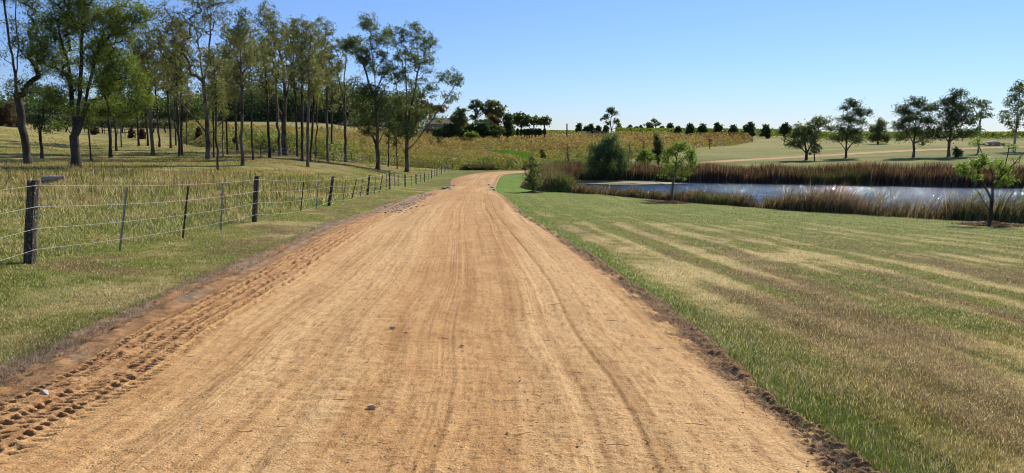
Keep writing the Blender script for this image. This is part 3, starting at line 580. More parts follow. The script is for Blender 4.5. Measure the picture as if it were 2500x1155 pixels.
dd = poly_sd(x, y, REED_POLY); cl = fbm(x*.45, y*.30, 101, 4); hh = (.15+2.0*sstep(.36, .64, cl))*sstep(-.5, 2.5, dd); hh = hh*(.22+.78*sstep(4, 34, -poly_sd(x, y, GREEN_POLY)+.0*x+np.where(y > GREEN_POLY[:, 1].max(), 30, 0))); zz = ground_z(x, y)+hh*g.random(len(x))**.5
t1 = fbm(x*.05, y*.035, 102, 3); t2 = fbm(x*.7, y*.5, 103, 2); far_ = sstep(110, 200, y)
AM = np.array([.37, .27, .085]); YG = np.array([.27, .28, .065]); GD = np.array([.11, .155, .035]); RU = np.array([.22, .105, .045])
c = lerp3(YG, AM, np.clip(.10+.75*far_+1.1*(t1-.45)+.5*(t2-.5), 0, 1)); c = lerp3(c, GD, sstep(.50, .66, t2*.6+.4*(1-t1))*.75*(1-.4*far_)); c = lerp3(c, RU, sstep(.56, .7, fbm(x*.09+5, y*.06, 104, 3))*.7*sstep(130, 190, y))
tag(quads("bracken", np.stack([x, y, zz], 1), .10+.0021*y*(.7+.6*g.random(len(x))), var(c*1.0, g, .3), MREED, 9, up=.6, aspect=.45), "olive and amber bracken filling the shallow valley", "bracken", kind='stuff')
# dark sedge clumps edging the road bend
n = 5000; P_ = [hit(u, v)[:2] for u, v in [(1125, 415), (1180, 416.5), (1275, 415.5), (1345, 413), (1420, 408)]]; x, y, s = along(P_, n, g); y = y+g.random(n)*1.6; m = vnoise(s*.5, s*0, 105) > .36; x, y = x[m], y[m]
c = np.tile(np.array([[.09, .07, .03]]), (len(x), 1)); tag(blades("sedge", x, y, ground_z(x, y), .5+.5*g.random(len(x)), .06, var(c, g), MREED, lean=.5, segs=2, seed=10), "dark sedge tufts edging the bend of the dirt road", "sedge", kind='stuff')
# lush green grass patch among the bracken
n = 16000; lo, hi = GREEN_POLY.min(axis=0), GREEN_POLY.max(axis=0); x = g.uniform(lo[0]-1, hi[0]+1, n*3); y = g.uniform(lo[1]-1, hi[1]+1, n*3); m = poly_sd(x, y, GREEN_POLY)+1.2*(fbm(x*.4, y*.3, 110, 2)-.5) > -.3; x, y = x[m][:n], y[m][:n]
c = np.tile(np.array([[.13, .26, .025]]), (len(x), 1)); tag(blades("lush_grass", x, y, ground_z(x, y), (.2+.35*g.random(len(x)))*(.5+vnoise(x*.5, y*.4, 111)), .16, var(c, g, .4), MREED, lean=.7, seed=31), "bright green wet grass patch in the middle of the bracken", "grass", kind='stuff')
# ================================================================ trees
BK_DARK = bark("bark_dark", (.035, .028, .024), (.105, .085, .07)); BK_GUM = bark("bark_gum", (.075, .058, .046), (.20, .158, .13)); BK_PALE = bark("bark_pale", (.25, .21, .17), (.46, .40, .34))
LF_GREEN = leafmat("leaf_green", [(.065, .09, .022), (.13, .165, .038), (.27, .30, .065)], .5)
LF_GUM = leafmat("leaf_gum", [(.075, .09, .035), (.13, .14, .055), (.20, .19, .085), (.24, .18, .09)], .45, .45)
LF_GUMG = leafmat("leaf_gum_green", [(.06, .085, .034), (.115, .145, .055), (.20, .215, .09)], .42, .42)
LF_DARK = leafmat("leaf_dark", [(.035, .058, .022), (.07, .10, .036), (.12, .145, .055)], .38, .42)
LF_LIME = leafmat("leaf_lime", [(.10, .16, .025), (.17, .24, .04), (.26, .31, .07)], .48, .5)
LF_PALE = leafmat("leaf_pale", [(.08, .10, .04), (.14, .16, .065), (.21, .22, .10)], .42, .5)
LF_WILL = leafmat("leaf_willow", [(.05, .08, .032), (.10, .145, .06), (.22, .27, .13)], .38, .4)
LF_YEL = leafmat("leaf_yellow", [(.11, .13, .025), (.20, .19, .03), (.27, .22, .04)], .45, .5)
LF_RUST = leafmat("leaf_rust", [(.08, .05, .025), (.15, .09, .04), (.22, .14, .06)], .3, .6)
LF_OLIVE = leafmat("leaf_olive", [(.07, .085, .04), (.115, .13, .065), (.16, .17, .09)], .3, .5)
LF_RED = leafmat("leaf_dark_red", [(.05, .028, .018), (.09, .05, .03), (.13, .08, .045)], .25, .6)

def tubes_from(nodes, parent, rad, k=5):
    """every branch segment as a tapered prism, all in arrays"""
    c = np.array([q for q in range(len(nodes)) if parent[q] >= 0]); p = np.array([parent[q] for q in c])
    A, B = nodes[p], nodes[c]; ra, rb = rad[p], rad[c]
    ra = np.minimum(ra, rb*1.6+.0*ra); D = B-A; D /= np.maximum(np.linalg.norm(D, axis=1), 1e-6)[:, None]
    ref = np.where((np.abs(D[:, 1]) < .9)[:, None], np.array([[.05, 1, .02]]), np.array([[1, .05, .02]]))
    a = np.cross(D, ref); a /= np.linalg.norm(a, axis=1)[:, None]; b = np.cross(D, a); th = np.arange(k)/k*2*np.pi
    ring = a[:, None]*np.cos(th)[None, :, None]+b[:, None]*np.sin(th)[None, :, None]
    V = np.concatenate([A[:, None]-D[:, None]*(rb*.3)[:, None, None]+ring*ra[:, None, None], B[:, None]+D[:, None]*(rb*.3)[:, None, None]+ring*rb[:, None, None]], 1)
    o = np.arange(len(c))[:, None]*(2*k); F = np.concatenate([o+np.array([[j, (j+1) % k, k+(j+1) % k, k+j]]) for j in range(k)])
    return V.reshape(-1, 3), F
def skeleton(stems, clusters, trunk_r, g, flat=.55, tip=.012, gap=.6, wob=.06):
    """stems: polylines (the first starts at the ground); clusters: points the limbs reach"""
    N = []; Pn = []; 
    H = max(s_[-1][2] for s_ in stems)
    for si, st in enumerate(stems):
        st = np.array(st, float); sg = np.linalg.norm(np.diff(st, axis=0), axis=1); s_ = np.r_[0, np.cumsum(sg)]; m = max(3, int(s_[-1]/gap))
        q = np.linspace(0, s_[-1], m+1); pts = np.stack([np.interp(q, s_, st[:, k]) for k in range(3)], 1)
        if len(pts) > 4:
            for _ in range(2): pts[1:-1] = (pts[:-2]+2*pts[1:-1]+pts[2:])/4
        pts[1:-1] += g.normal(0, wob, (len(pts)-2, 3))*np.array([1, 1, .2])
        if si == 0: pr_ = -1; st0 = 0
        else:
            d = np.linalg.norm(np.array(N)-pts[0], axis=1); pr_ = int(d.argmin()); st0 = 1
        for p in pts[st0:]: N.append(p); Pn.append(pr_); pr_ = len(N)-1
    base = np.array(N[0]); order = np.argsort([np.linalg.norm((c-np.array(N[0]))*np.array([1, 1, .5])) for c in clusters])
    for oi in order:
        c = clusters[oi]; A = np.array(N); d = c-A; dist = np.linalg.norm(d, axis=1)
        cost = dist+np.maximum(0, -d[:, 2]+.15*dist)*1.6+np.where(A[:, 2]-base[2] < .12*(H-base[2]), 50, 0); k = int(cost.argmin()); a = A[k]; L_ = dist[k]
        if L_ < .15: continue
        m = max(2, int(L_/gap)+1); bow = np.array([0, 0, 1.])*L_*g.uniform(-.02, .16)+g.normal(0, .05, 3)*L_; pr_ = k
        for q in range(1, m+1):
            f = q/m; p = a+(c-a)*f+bow*math.sin(math.pi*f)+(g.normal(0, .03, 3)*L_ if q < m else 0); N.append(p); Pn.append(pr_); pr_ = len(N)-1
    N = np.array(N); Pn = np.array(Pn); w = np.zeros(len(N)); ch = np.zeros(len(N), int); np.add.at(ch, Pn[Pn >= 0], 1); w[ch == 0] = 1
    for q in range(len(N)-1, 0, -1): w[Pn[q]] += w[q]
    rad = tip+(w/w.max())**(flat+.13)*(trunk_r-tip); 
    hgt = (N[:, 2]-base[2])/max(1e-3, H-base[2]); rad = rad*(1+.0*hgt)
    near_ = np.linalg.norm(N-base, axis=1); rad[near_ < .5] *= 1.25; rad[0] *= 1.15
    return N, Pn, rad
def in_blobs(blobs, per, g, Y, depth_k=1.0):
    """cluster points inside px ellipsoids (u, v, ru, rv, density), given their own depth about the trunk"""
    out = []
    for b in blobs:
        u, v, ru, rv = b[:4]; dn = b[4] if len(b) > 4 else 1.0; c = at(u, v, Y); k = Y/FPX; rx, rz = ru*k, rv*k; ry = (rx+rz)*.5*depth_k
        n = max(2, int(round(1.7*per*dn*ru*rv/500.0))); d = g.normal(size=(n, 3)); d /= np.linalg.norm(d, axis=1)[:, None]; d *= (g.random((n, 1))**.45)
        off = g.uniform(-.5, .5)*ry; out.append(np.array(c)+d*np.array([rx, ry, rz])+np.array([0, off, 0]))
    return np.vstack(out)
def make_tree(name, u, v, stems, blobs, leaf, bk, label, trunk_px=6, per=9, n_leaf=34, cr=.5, lsize=None, group=None, cat="tree", seed=1, Y=None, droop=.3, aspect=.4, flat=.55, tip=None, depth_k=1.0, squash=.75, xy=None):
    g = np.random.default_rng(seed)
    if Y is None: X_, Y, z_ = hit(u, v)
    else: X_ = ray(u, v)[0]/ray(u, v)[1]*Y; z_ = 0
    z_ = float(ground_z(np.array([X_]), np.array([Y]))[0])-.05; k = Y/FPX; B = np.array([X_, Y, z_])
    st = []
    for si, s_ in enumerate(stems):
        dep = g.uniform(-1, 1)*cr*1.2 if si else 0
        pts = [np.array(at(a, b, Y+dep*(q/max(1, len(s_)-1)))) for q, (a, b) in enumerate(s_)]
        if si == 0: pts = [B]+pts
        st.append(pts)
    cl = in_blobs(blobs, per, g, Y, depth_k)
    N, Pn, rad = skeleton(st, cl, trunk_px*k*.5, g, flat=flat, tip=tip or .004+.00012*Y, gap=.35+.006*Y, wob=.015+.00035*Y)
    root = empty(name, B, label, cat, group)
    V, F = tubes_from(N-B, Pn, rad, 6); mesh_np("trunk", V, F, smooth=True, mat=bk, parent=root)
    if n_leaf:
        n_leaf = int(n_leaf*1.0); n = len(cl)*n_leaf; ci = np.repeat(np.arange(len(cl)), n_leaf); rs = cr*(.55+.8*g.random(len(cl)))[ci]; d = g.normal(size=(n, 3))*.52; P = (cl-B)[ci]+d*rs[:, None]*np.array([1, 1, squash])
        P[:, 2] -= np.abs(d[:, 0])*rs*.25*(droop > 0)
        quads("crown", P, (lsize or .0024*Y)*(.6+.8*g.random(n)), None, leaf, seed+7, up=0, aspect=aspect, parent=root, droop=droop)
    return root
def thin(u, v, tu, tv, w, cw, leaf, label, bk=BK_DARK, start=.52, group="gum trees of the grove", seed=None, dens=1.0, per=8, cat="tree"):
    """a slender forest tree: bare pole, narrow broken crown"""
    seed = seed or int(u*7+v); g = np.random.default_rng(seed); blobs = []; h = v-tv; y = v-h*start
    while y > tv-4:
        f = (v-y)/h; c = u+(tu-u)*f; rw = cw*(.55+.6*math.sin(math.pi*min(1, max(0, (f-start)/(1-start)))**.8))*g.uniform(.7, 1.1)
        blobs.append((c+g.uniform(-.55, .55)*cw, y, rw, rw*.85, dens)); y -= rw*.72
    mid = [(u+(tu-u)*f+g.normal(0, .7), v-h*f) for f in (.2, .4, .6, .78)]
    stems = [mid+[(tu, tv+h*.06)]]
    if w > 5.5: stems.append([mid[2], (mid[2][0]+g.choice([-1, 1])*cw*.5, tv+h*.25), (tu+g.choice([-1, 1])*cw*.7, tv+h*.1)])
    return make_tree("gum_tree", u, v, stems, blobs, leaf, bk, label, trunk_px=w, per=per*1.6, n_leaf=25, cr=.35, group=group, seed=seed, cat=cat)
GG = "gum trees of the grove"
make_tree("gum_tree", 70, 401, [[(60, 340), (50, 290), (39, 195), (26, 110), (14, 40), (0, -40)], [(39, 195), (46, 110), (38, 30), (42, -50)], [(30, 130), (12, 105), (-15, 90)]],
  [(62, 215, 38, 22, 1), (110, 225, 30, 18), (25, 55, 22, 22, .6), (70, 110, 34, 34, .8), (90, 60, 30, 40, .7), (10, 135, 12, 12, .7), (95, 165, 30, 25, .7), (30, -30, 60, 40, .8), (85, 10, 30, 24, .5)], LF_DARK, BK_DARK,
  "black trunked tree at the left edge whose leaning trunk forks high up", trunk_px=18, per=13, n_leaf=44, cr=.42, group=GG, seed=4, flat=.62)
make_tree("gum_tree", 103, 388, [[(98, 340), (94, 280), (97, 200)], [(103, 330), (104, 270), (112, 215)]], [(95, 215, 36, 18), (115, 255, 28, 25, .8), (88, 290, 28, 25, .8), (112, 305, 26, 18, .8), (135, 215, 20, 15)], LF_DARK, BK_DARK,
  "low twin stemmed tree between the two thick black trunks at the left", trunk_px=7, n_leaf=50, per=11, cr=.42, group=GG, seed=5)
make_tree("gum_tree", 185, 408, [[(184, 350), (180, 280), (172, 190), (150, 90), (130, 20)], [(186, 330), (197, 240), (198, 130), (205, 30), (215, -60)], [(188, 340), (206, 260), (222, 170), (260, 90), (320, 40)], [(180, 335), (168, 320), (160, 300), (140, 298)]],
  [(120, 80, 55, 55), (170, 30, 60, 50), (235, 50, 55, 45), (310, 30, 45, 35), (355, 35, 22, 26), (300, 80, 40, 32), (95, 130, 32, 32), (150, 150, 45, 35, .8), (182, 200, 38, 24, 1.1), (140, 235, 34, 22), (240, 125, 50, 42), (295, 150, 40, 32), (275, 200, 45, 36), (330, 190, 26, 40, .8), (350, 240, 28, 28), (255, 262, 46, 22), (305, 272, 40, 22), (200, 265, 30, 15, .5), (150, 305, 26, 12, .7), (210, -60, 120, 60)], LF_GREEN, BK_DARK,
  "big many stemmed tree with a broad bright green crown at the left", trunk_px=22, per=13, n_leaf=52, cr=.44, group=GG, seed=6, flat=.5, lsize=.12)
make_tree("gum_tree", 509, 390, [[(507, 340), (505, 290), (500, 220), (488, 140), (476, 60), (470, 0)], [(503, 300), (520, 220), (545, 140), (560, 60)], [(504, 320), (470, 285), (440, 250), (405, 215)], [(505, 335), (540, 300), (570, 270), (590, 240)], [(498, 200), (515, 120), (512, 40), (520, -30)]],
  [(450, 60, 46, 50, .7), (515, 40, 50, 50, .7), (572, 90, 36, 48, .7), (470, 140, 44, 42, .7), (545, 160, 44, 42, .7), (604, 130, 24, 40, .7), (420, 110, 36, 42, .7), (400, 185, 34, 34, .8), (565, 225, 36, 26, .7), (448, 225, 36, 24, .6), (500, -35, 100, 45, .7), (395, 40, 34, 40, .6)], LF_GUM, BK_GUM,
  "largest gum of the grove, a stout grey trunk with long spreading bare limbs", trunk_px=13, per=15, n_leaf=28, cr=.44, group=GG, seed=8, flat=.5)
make_tree("gum_tree", 696, 380, [[(693, 340), (692, 290), (698, 230), (690, 150), (660, 60)], [(694, 330), (712, 300), (730, 280)], [(697, 240), (715, 160), (722, 90)], [(694, 300), (672, 250), (645, 180), (640, 110)]],
  [(654, 35, 26, 30, .9), (682, 90, 32, 38, .8), (640, 110, 28, 38, .8), (706, 125, 28, 36, .8), (668, 180, 34, 34, .7), (640, 205, 28, 28, .7), (724, 190, 26, 28, .7), (722, 90, 20, 30, .7), (632, 60, 18, 24, .5)], LF_GUM, BK_GUM,
  "stout trunked gum whose reddish grey trunk flares at the foot, mid grove", trunk_px=12, per=15, n_leaf=28, cr=.42, group=GG, seed=9)
make_tree("gum_tree", 922, 413, [[(922, 360), (921, 300), (918, 220), (908, 130), (904, 60)], [(921, 350), (905, 325), (885, 305)], [(921, 350), (935, 330), (945, 300)], [(919, 260), (898, 190), (875, 120)], [(918, 230), (940, 170), (946, 110)]],
  [(903, 58, 30, 24), (925, 95, 26, 30), (868, 112, 30, 24, 1.5), (890, 135, 26, 24, 1.2), (846, 112, 16, 18, 1), (905, 160, 34, 26, .7), (948, 165, 22, 34, .7), (888, 220, 32, 22, 1.6), (878, 258, 26, 20, 1.3), (925, 225, 26, 26, .8), (886, 292, 36, 20, 1.2), (940, 265, 26, 28, .9), (900, 318, 30, 14, .9), (935, 130, 20, 24, .6)], LF_GUMG, BK_GUM,
  "tall gum before the last one of the grove, dense dark tufts on its left", trunk_px=9.5, per=18, n_leaf=36, cr=.44, group=GG, seed=10)
make_tree("gum_tree", 993, 421, [[(993, 380), (994, 340), (992, 260), (990, 170), (985, 90)], [(994, 378), (975, 350), (960, 330)], [(994, 370), (1020, 340), (1050, 300), (1085, 250), (1110, 210)], [(993, 320), (1010, 230), (1030, 140)], [(994, 300), (970, 230), (958, 150)]],
  [(962, 88, 30, 28), (1008, 78, 30, 28), (1048, 108, 26, 28), (988, 128, 40, 26, .9), (1036, 155, 36, 24, .9), (978, 185, 38, 28, .9), (1035, 215, 38, 28, .8), (1085, 188, 24, 20, .9), (1114, 190, 18, 26), (1100, 238, 24, 18, .8), (968, 250, 36, 30), (1015, 275, 42, 28, 1.1), (1065, 285, 26, 16, .7), (985, 318, 42, 22, 1.2), (945, 300, 22, 24, .9), (1010, 315, 22, 14, .8)], LF_GUMG, BK_GUM,
  "last gum at the grove's right end, forked low, limbs reaching right", trunk_px=10, per=18, n_leaf=34, cr=.44, group=GG, seed=11)
make_tree("gum_tree", 844, 397, [[(843, 330), (841, 260), (842, 180), (846, 110)], [(842, 250), (828, 200), (822, 160)], [(842, 270), (860, 230), (868, 190)]], [(846, 118, 20, 26), (832, 165, 26, 28, .8), (862, 200, 20, 26, .7), (830, 225, 26, 24, .6), (856, 255, 22, 20, .6), (815, 260, 16, 16, .6)], LF_GUM, BK_GUM,
  "slim grey gum standing alone in the gap before the last two big gums", trunk_px=6.5, per=9, n_leaf=34, cr=.55, group=GG, seed=12)
T = [(222, 394, 212, 240, 4, 15, LF_GREEN, "thin pole tree just right of the big bright green tree"),
 (270, 384, 250, 90, 8, 30, LF_GREEN, "straight dark trunk with a sunlit right edge, first right of the bright green tree"),
 (284, 368, 270, 130, 5, 22, LF_GREEN, "slim trunk close behind the straight dark trunk beside the green tree"),
 (297, 360, 289, 190, 3.4, 18, LF_GREEN, "thinnest pole behind the rail fence end, under bright green leaves"),
 (339, 357, 325, 110, 5, 26, LF_GUM, "dark leaning pole in front of two small red conifers"),
 (361, 357, 352, 130, 5, 24, LF_GUM, "dark pole paired with a pale sunlit strip beside the leaning pole"),
 (373, 380, 356, 60, 9, 36, LF_GUM, "thick dark leaning trunk with pale scars at its foot"),
 (389, 360, 372, 70, 5, 26, LF_GUM, "slim trunk directly right of the trunk with pale scars"),
 (417, 362, 403, 90, 5.5, 28, LF_GUM, "trunk with a long low crooked branch to the left"),
 (430, 355, 417, 130, 4, 22, LF_GUM, "slender dark pole left of the two crossing trunks"),
 (438, 382, 424, 60, 6, 28, LF_GUM, "left one of two crossing slim trunks before the largest gum"),
 (444, 380, 440, 50, 6, 28, LF_GUM, "right one of two crossing slim trunks before the largest gum"),
 (456, 355, 452, 190, 3.5, 16, LF_GUM, "pale thin pole just left of the largest gum"),
 (522, 384, 516, 130, 4, 22, LF_GUM, "pale sunlit pole just right of the largest gum's trunk"),
 (532, 417, 522, 110, 5.5, 24, LF_GUM, "slim pale trunk standing forward of the grove towards the fence"),
 (545, 388, 541, 180, 3.2, 16, LF_GUM, "very thin dark pole behind the forward slim pale trunk"),
 (556, 378, 548, 120, 4.5, 22, LF_GUM, "thin pole with a sunlit foot beside the dark sapling"),
 (580, 368, 562, 70, 6, 28, LF_GUM, "far trunk in the shade before the amber bracken"),
 (592, 405, 584, 30, 8, 34, LF_GUM, "strong straight trunk with a bright right edge forward in the middle of the grove"),
 (617, 391, 612, 60, 4.5, 26, LF_GUM, "dark pole with small twigs right of the strong straight trunk"),
 (658, 384, 645, 90, 6.5, 26, LF_GUM, "left of two straight pale edged trunks beside the flaring gum"),
 (682, 381, 668, 30, 6.5, 30, LF_GUM, "right of two straight pale edged trunks touching the flaring gum"),
 (726, 382, 714, 50, 5, 26, LF_GUM, "first slim trunk right of the flaring gum"),
 (738, 395, 736, 50, 7, 30, LF_GUM, "thicker forked trunk in the tight clump right of the flaring gum"),
 (751, 407, 758, 62, 7, 28, LF_GUM, "front trunk of the tight clump, standing nearest the fence"),
 (756, 395, 780, 60, 5.5, 26, LF_GUM, "right leaning trunk of the tight clump"),
 (771, 386, 776, 150, 3.2, 18, LF_GUM, "thin pole just right of the tight clump"),
 (801, 395, 794, 52, 6, 26, LF_GUM, "tall dark pole standing free right of the tight clump"),
 (808, 388, 812, 95, 4.5, 22, LF_GUM, "paler pole close behind the tall free standing dark pole"),
 (948, 407, 950, 290, 3.2, 9, LF_DARK, "thin sapling between the last two big gums, nearer the left one"),
 (970, 413, 966, 300, 2.8, 8, LF_DARK, "thin sapling between the last two big gums, nearer the right one")]
for k, (u, v, tu, tv, w, cw, lf, lab) in enumerate(T):
    thin(u, v, tu, tv, w, cw, lf, lab, bk=(BK_DARK if k % 3 else BK_GUM), seed=100+k, per=9 if v > 300 else 8, dens=.9)
# ---- trees round the pond and on the far grass
GP = "gum trees along the far dirt road"
def gum(u, v, stems, blobs, leaf, label, **k):
    k.setdefault("group", GP); return make_tree("gum_tree", u, v, stems, blobs, leaf, k.pop("bk", BK_GUM), label, **k)
gum(1968, 391, [[(1970, 370), (1968, 350), (1960, 325)], [(1969, 372), (1950, 360), (1935, 352)], [(1969, 370), (1985, 345), (2000, 310)]], [(1965, 312, 30, 13, 1.5), (1942, 328, 20, 14, 1.4), (1948, 348, 24, 13, 1.4), (2008, 296, 26, 13, 1.4), (1985, 330, 22, 18, 1.3), (1928, 350, 8, 10), (2020, 315, 14, 10)], LF_GUMG, "low spreading gum nearest the willow, its crown leaning to the right", trunk_px=6, per=22, n_leaf=40, cr=.52, seed=30)
gum(1989, 393, [[(1989, 370), (1990, 345), (1988, 330)]], [(1988, 342, 12, 14, 1.2), (1990, 365, 15, 16, 1.2)], LF_PALE, "small pale sapling in front of the low spreading gum", trunk_px=2.5, per=20, n_leaf=36, cr=.35, seed=31, cat="tree")
gum(2065, 386, [[(2066, 365), (2066, 340), (2072, 300), (2085, 260)], [(2066, 362), (2045, 345), (2035, 330)], [(2067, 360), (2090, 345), (2105, 330)]], [(2084, 250, 18, 11, 1.7), (2062, 262, 16, 7, 1.3), (2094, 272, 26, 14, 1.6), (2066, 292, 24, 14, 1.5), (2100, 298, 18, 10, 1.2), (2072, 318, 34, 13, 1.6), (2050, 338, 22, 12, 1.3), (2090, 338, 28, 11, 1.4), (2045, 312, 10, 9, 1)], LF_DARK, "upright dark gum with stacked tufts, second along the far dirt road", trunk_px=5, per=19, n_leaf=38, cr=.6, seed=32)
gum(2230, 384, [[(2230, 360), (2232, 330), (2236, 295)], [(2231, 350), (2210, 320), (2200, 290)], [(2231, 355), (2260, 335), (2280, 300)], [(2232, 335), (2250, 300), (2262, 270)]], [(2240, 250, 30, 12, 1.7), (2204, 268, 22, 12, 1.7), (2272, 262, 24, 12, 1.7), (2228, 285, 34, 17, 1.6), (2276, 292, 26, 14, 1.5), (2196, 306, 24, 13, 1.4), (2236, 318, 36, 15, 1.4), (2276, 324, 22, 14, 1.3), (2200, 335, 20, 9, 1), (2255, 345, 22, 9, .8)], LF_DARK, "broad domed dark gum, third along the far dirt road", trunk_px=6, per=18, n_leaf=38, cr=.65, seed=33)
gum(2316, 382, [[(2317, 360), (2320, 330), (2322, 290), (2328, 245)], [(2318, 345), (2345, 315), (2360, 285)], [(2318, 350), (2300, 325), (2295, 305)]], [(2334, 226, 22, 9, 1.5), (2322, 246, 26, 15, 1.8), (2352, 262, 24, 15, 1.6), (2318, 276, 28, 17, 1.7), (2350, 292, 30, 17, 1.6), (2310, 308, 26, 15, 1.5), (2345, 325, 34, 13, 1.3), (2296, 332, 16, 11, 1.1), (2380, 318, 16, 12, 1)], LF_DARK, "tallest dark gum, fourth along the far dirt road", trunk_px=7, per=19, n_leaf=38, cr=.65, seed=34)
gum(2388, 372, [[(2390, 345), (2393, 310), (2396, 270)], [(2393, 310), (2382, 270), (2372, 248)]], [(2398, 252, 20, 13, 1.2), (2376, 245, 16, 8, 1), (2412, 275, 12, 12, 1), (2388, 285, 18, 12, .9)], LF_GUMG, "thin light crowned gum right of the tallest dark gum", bk=BK_PALE, trunk_px=4, per=20, n_leaf=34, cr=.5, seed=35)
gum(2476, 368, [[(2478, 340), (2482, 290), (2490, 220)], [(2479, 335), (2465, 300), (2455, 275)], [(2480, 320), (2500, 270), (2510, 230)]], [(2492, 218, 22, 20, 1), (2470, 250, 22, 20, .8), (2452, 290, 18, 20, .7), (2500, 270, 24, 26, .8), (2476, 305, 20, 16, .6), (2520, 220, 20, 30, 1)], LF_GUMG, "tall airy gum with white stems at the right edge", bk=BK_PALE, trunk_px=6, per=20, n_leaf=34, cr=.5, seed=36)
make_tree("shade_tree", 2143, 353, [[(2143, 340), (2145, 315)]], [(2148, 300, 12, 11, 1.4), (2140, 318, 22, 14, 1.6), (2155, 335, 22, 12, 1.3), (2128, 335, 12, 10, 1)], LF_PALE, BK_GUM, "pale round tree behind the dirt road, between the second and third gums", trunk_px=4, per=30, n_leaf=40, cr=.6, seed=37, Y=165)
make_tree("willow", 1482, 443, [[(1482, 420), (1484, 390), (1486, 350)], [(1482, 415), (1462, 390), (1455, 370)], [(1483, 412), (1506, 385), (1512, 360)]], [(1487, 345, 26, 16, 1.7), (1462, 366, 22, 18, 1.6), (1508, 366, 20, 20, 1.6), (1484, 378, 30, 22, 1.7), (1450, 394, 18, 20, 1.5), (1516, 396, 16, 22, 1.4), (1478, 408, 32, 22, 1.7), (1444, 420, 14, 16, 1.2), (1508, 420, 18, 16, 1.2), (1470, 432, 28, 10, 1.2)], LF_WILL, BK_DARK,
  "dense weeping willow with drooping grey green shoots on the far pond bank", trunk_px=8, per=9, n_leaf=80, cr=.50, lsize=.25, seed=38, droop=1.6, aspect=.22, cat="willow", squash=1.3, Y=76.5)
make_tree("young_tree", 1300, 470, [[(1300, 450), (1300, 420), (1299, 385)]], [(1299, 386, 9, 10, 1.4), (1301, 402, 14, 12, 1.3), (1299, 420, 21, 13, 1.2), (1302, 437, 27, 13, 1.1), (1298, 451, 24, 7, 1)], LF_PALE, BK_DARK,
  "small cone shaped young tree with sparse leaves at the left end of the reeds", trunk_px=4.5, per=34, n_leaf=20, cr=.20, lsize=.12, seed=39, droop=0, depth_k=.9, tip=.01)
make_tree("young_tree", 1640, 493, [[(1641, 465), (1642, 445), (1650, 400), (1658, 360)], [(1642, 448), (1625, 420), (1612, 400)], [(1642, 450), (1668, 425), (1684, 395)], [(1641, 455), (1612, 448), (1590, 440)], [(1643, 440), (1636, 400), (1630, 370)]],
  [(1660, 358, 22, 12, 2.2), (1688, 374, 14, 14, 2.2), (1640, 370, 16, 13, 1.5), (1694, 400, 11, 15, 1.1), (1660, 395, 28, 18, .9), (1628, 390, 18, 22, .45), (1640, 420, 30, 18, .35), (1668, 425, 20, 15, .4), (1610, 430, 22, 16, .15)], LF_LIME, BK_GUM,
  "young tree with lime leafed top and bare grey lower twigs before the pond", trunk_px=6, per=22, n_leaf=20, cr=.22, lsize=.12, seed=40, tip=.009)
make_tree("young_tree", 2419, 547, [[(2420, 510), (2421, 485), (2424, 455)], [(2421, 480), (2402, 455), (2388, 420)], [(2423, 462), (2440, 430), (2450, 400), (2462, 370)], [(2420, 505), (2400, 490), (2385, 465)], [(2423, 460), (2470, 440), (2495, 420)], [(2423, 458), (2425, 420), (2408, 380)], [(2424, 455), (2475, 400), (2500, 372)]],
  [(2358, 412, 20, 14, 1.3), (2382, 400, 22, 14, 1.1), (2346, 402, 8, 8, .8), (2400, 385, 14, 12, .9), (2380, 432, 14, 8, 1), (2430, 400, 22, 12, .9), (2452, 412, 18, 12, 1), (2462, 438, 22, 10, 1.3), (2440, 448, 16, 8, 1.0), (2378, 345, 12, 8, .8), (2470, 358, 14, 7, .7), (2385, 470, 6, 8, .5), (2480, 385, 16, 16, .15)], LF_LIME, BK_DARK,
  "young tree with lime green leaf tufts and a low fork, lawn right", trunk_px=9, per=34, n_leaf=14, cr=.15, lsize=.085, seed=41, tip=.006, flat=.5)
make_tree("young_tree", 1573, 414, [[(1573, 398), (1574, 380)], [(1573, 404), (1562, 390)]], [(1574, 374, 13, 11, 1.4), (1562, 386, 11, 11, 1.2), (1586, 384, 11, 12, 1.3), (1574, 396, 17, 9, 1)], LF_LIME, BK_DARK, "small bright lime tree behind the far reeds, right of the willow", trunk_px=3.5, per=34, n_leaf=26, cr=.35, seed=42, Y=84)
make_tree("swamp_cypress", 1606, 402, [[(1606, 380), (1605, 350), (1604, 330)]], [(1604, 334, 6, 9, 2), (1604, 350, 10, 10, 2), (1607, 368, 15, 11, 1.8), (1608, 386, 19, 9, 1.5)], LF_DARK, BK_DARK, "narrow dark green conical tree beside the far dirt road", trunk_px=4, per=44, n_leaf=30, cr=.4, seed=43)
make_tree("swamp_cypress", 1626, 401, [[(1626, 385), (1627, 372)]], [(1627, 376, 8, 10, 1.5), (1626, 390, 12, 9, 1.3)], LF_YEL, BK_DARK, "short yellow green conical tree half behind the lime topped young tree", trunk_px=3, per=44, n_leaf=24, cr=.35, seed=44)
make_tree("swamp_cypress", 1323, 407, [[(1323, 390), (1324, 365)]], [(1325, 366, 6, 9, 1.5), (1327, 382, 10, 10, 1.4), (1323, 396, 12, 8, 1.2)], LF_YEL, BK_DARK, "yellow conical tree by the road bend, its trunk dark", trunk_px=3, per=44, n_leaf=24, cr=.35, seed=45)
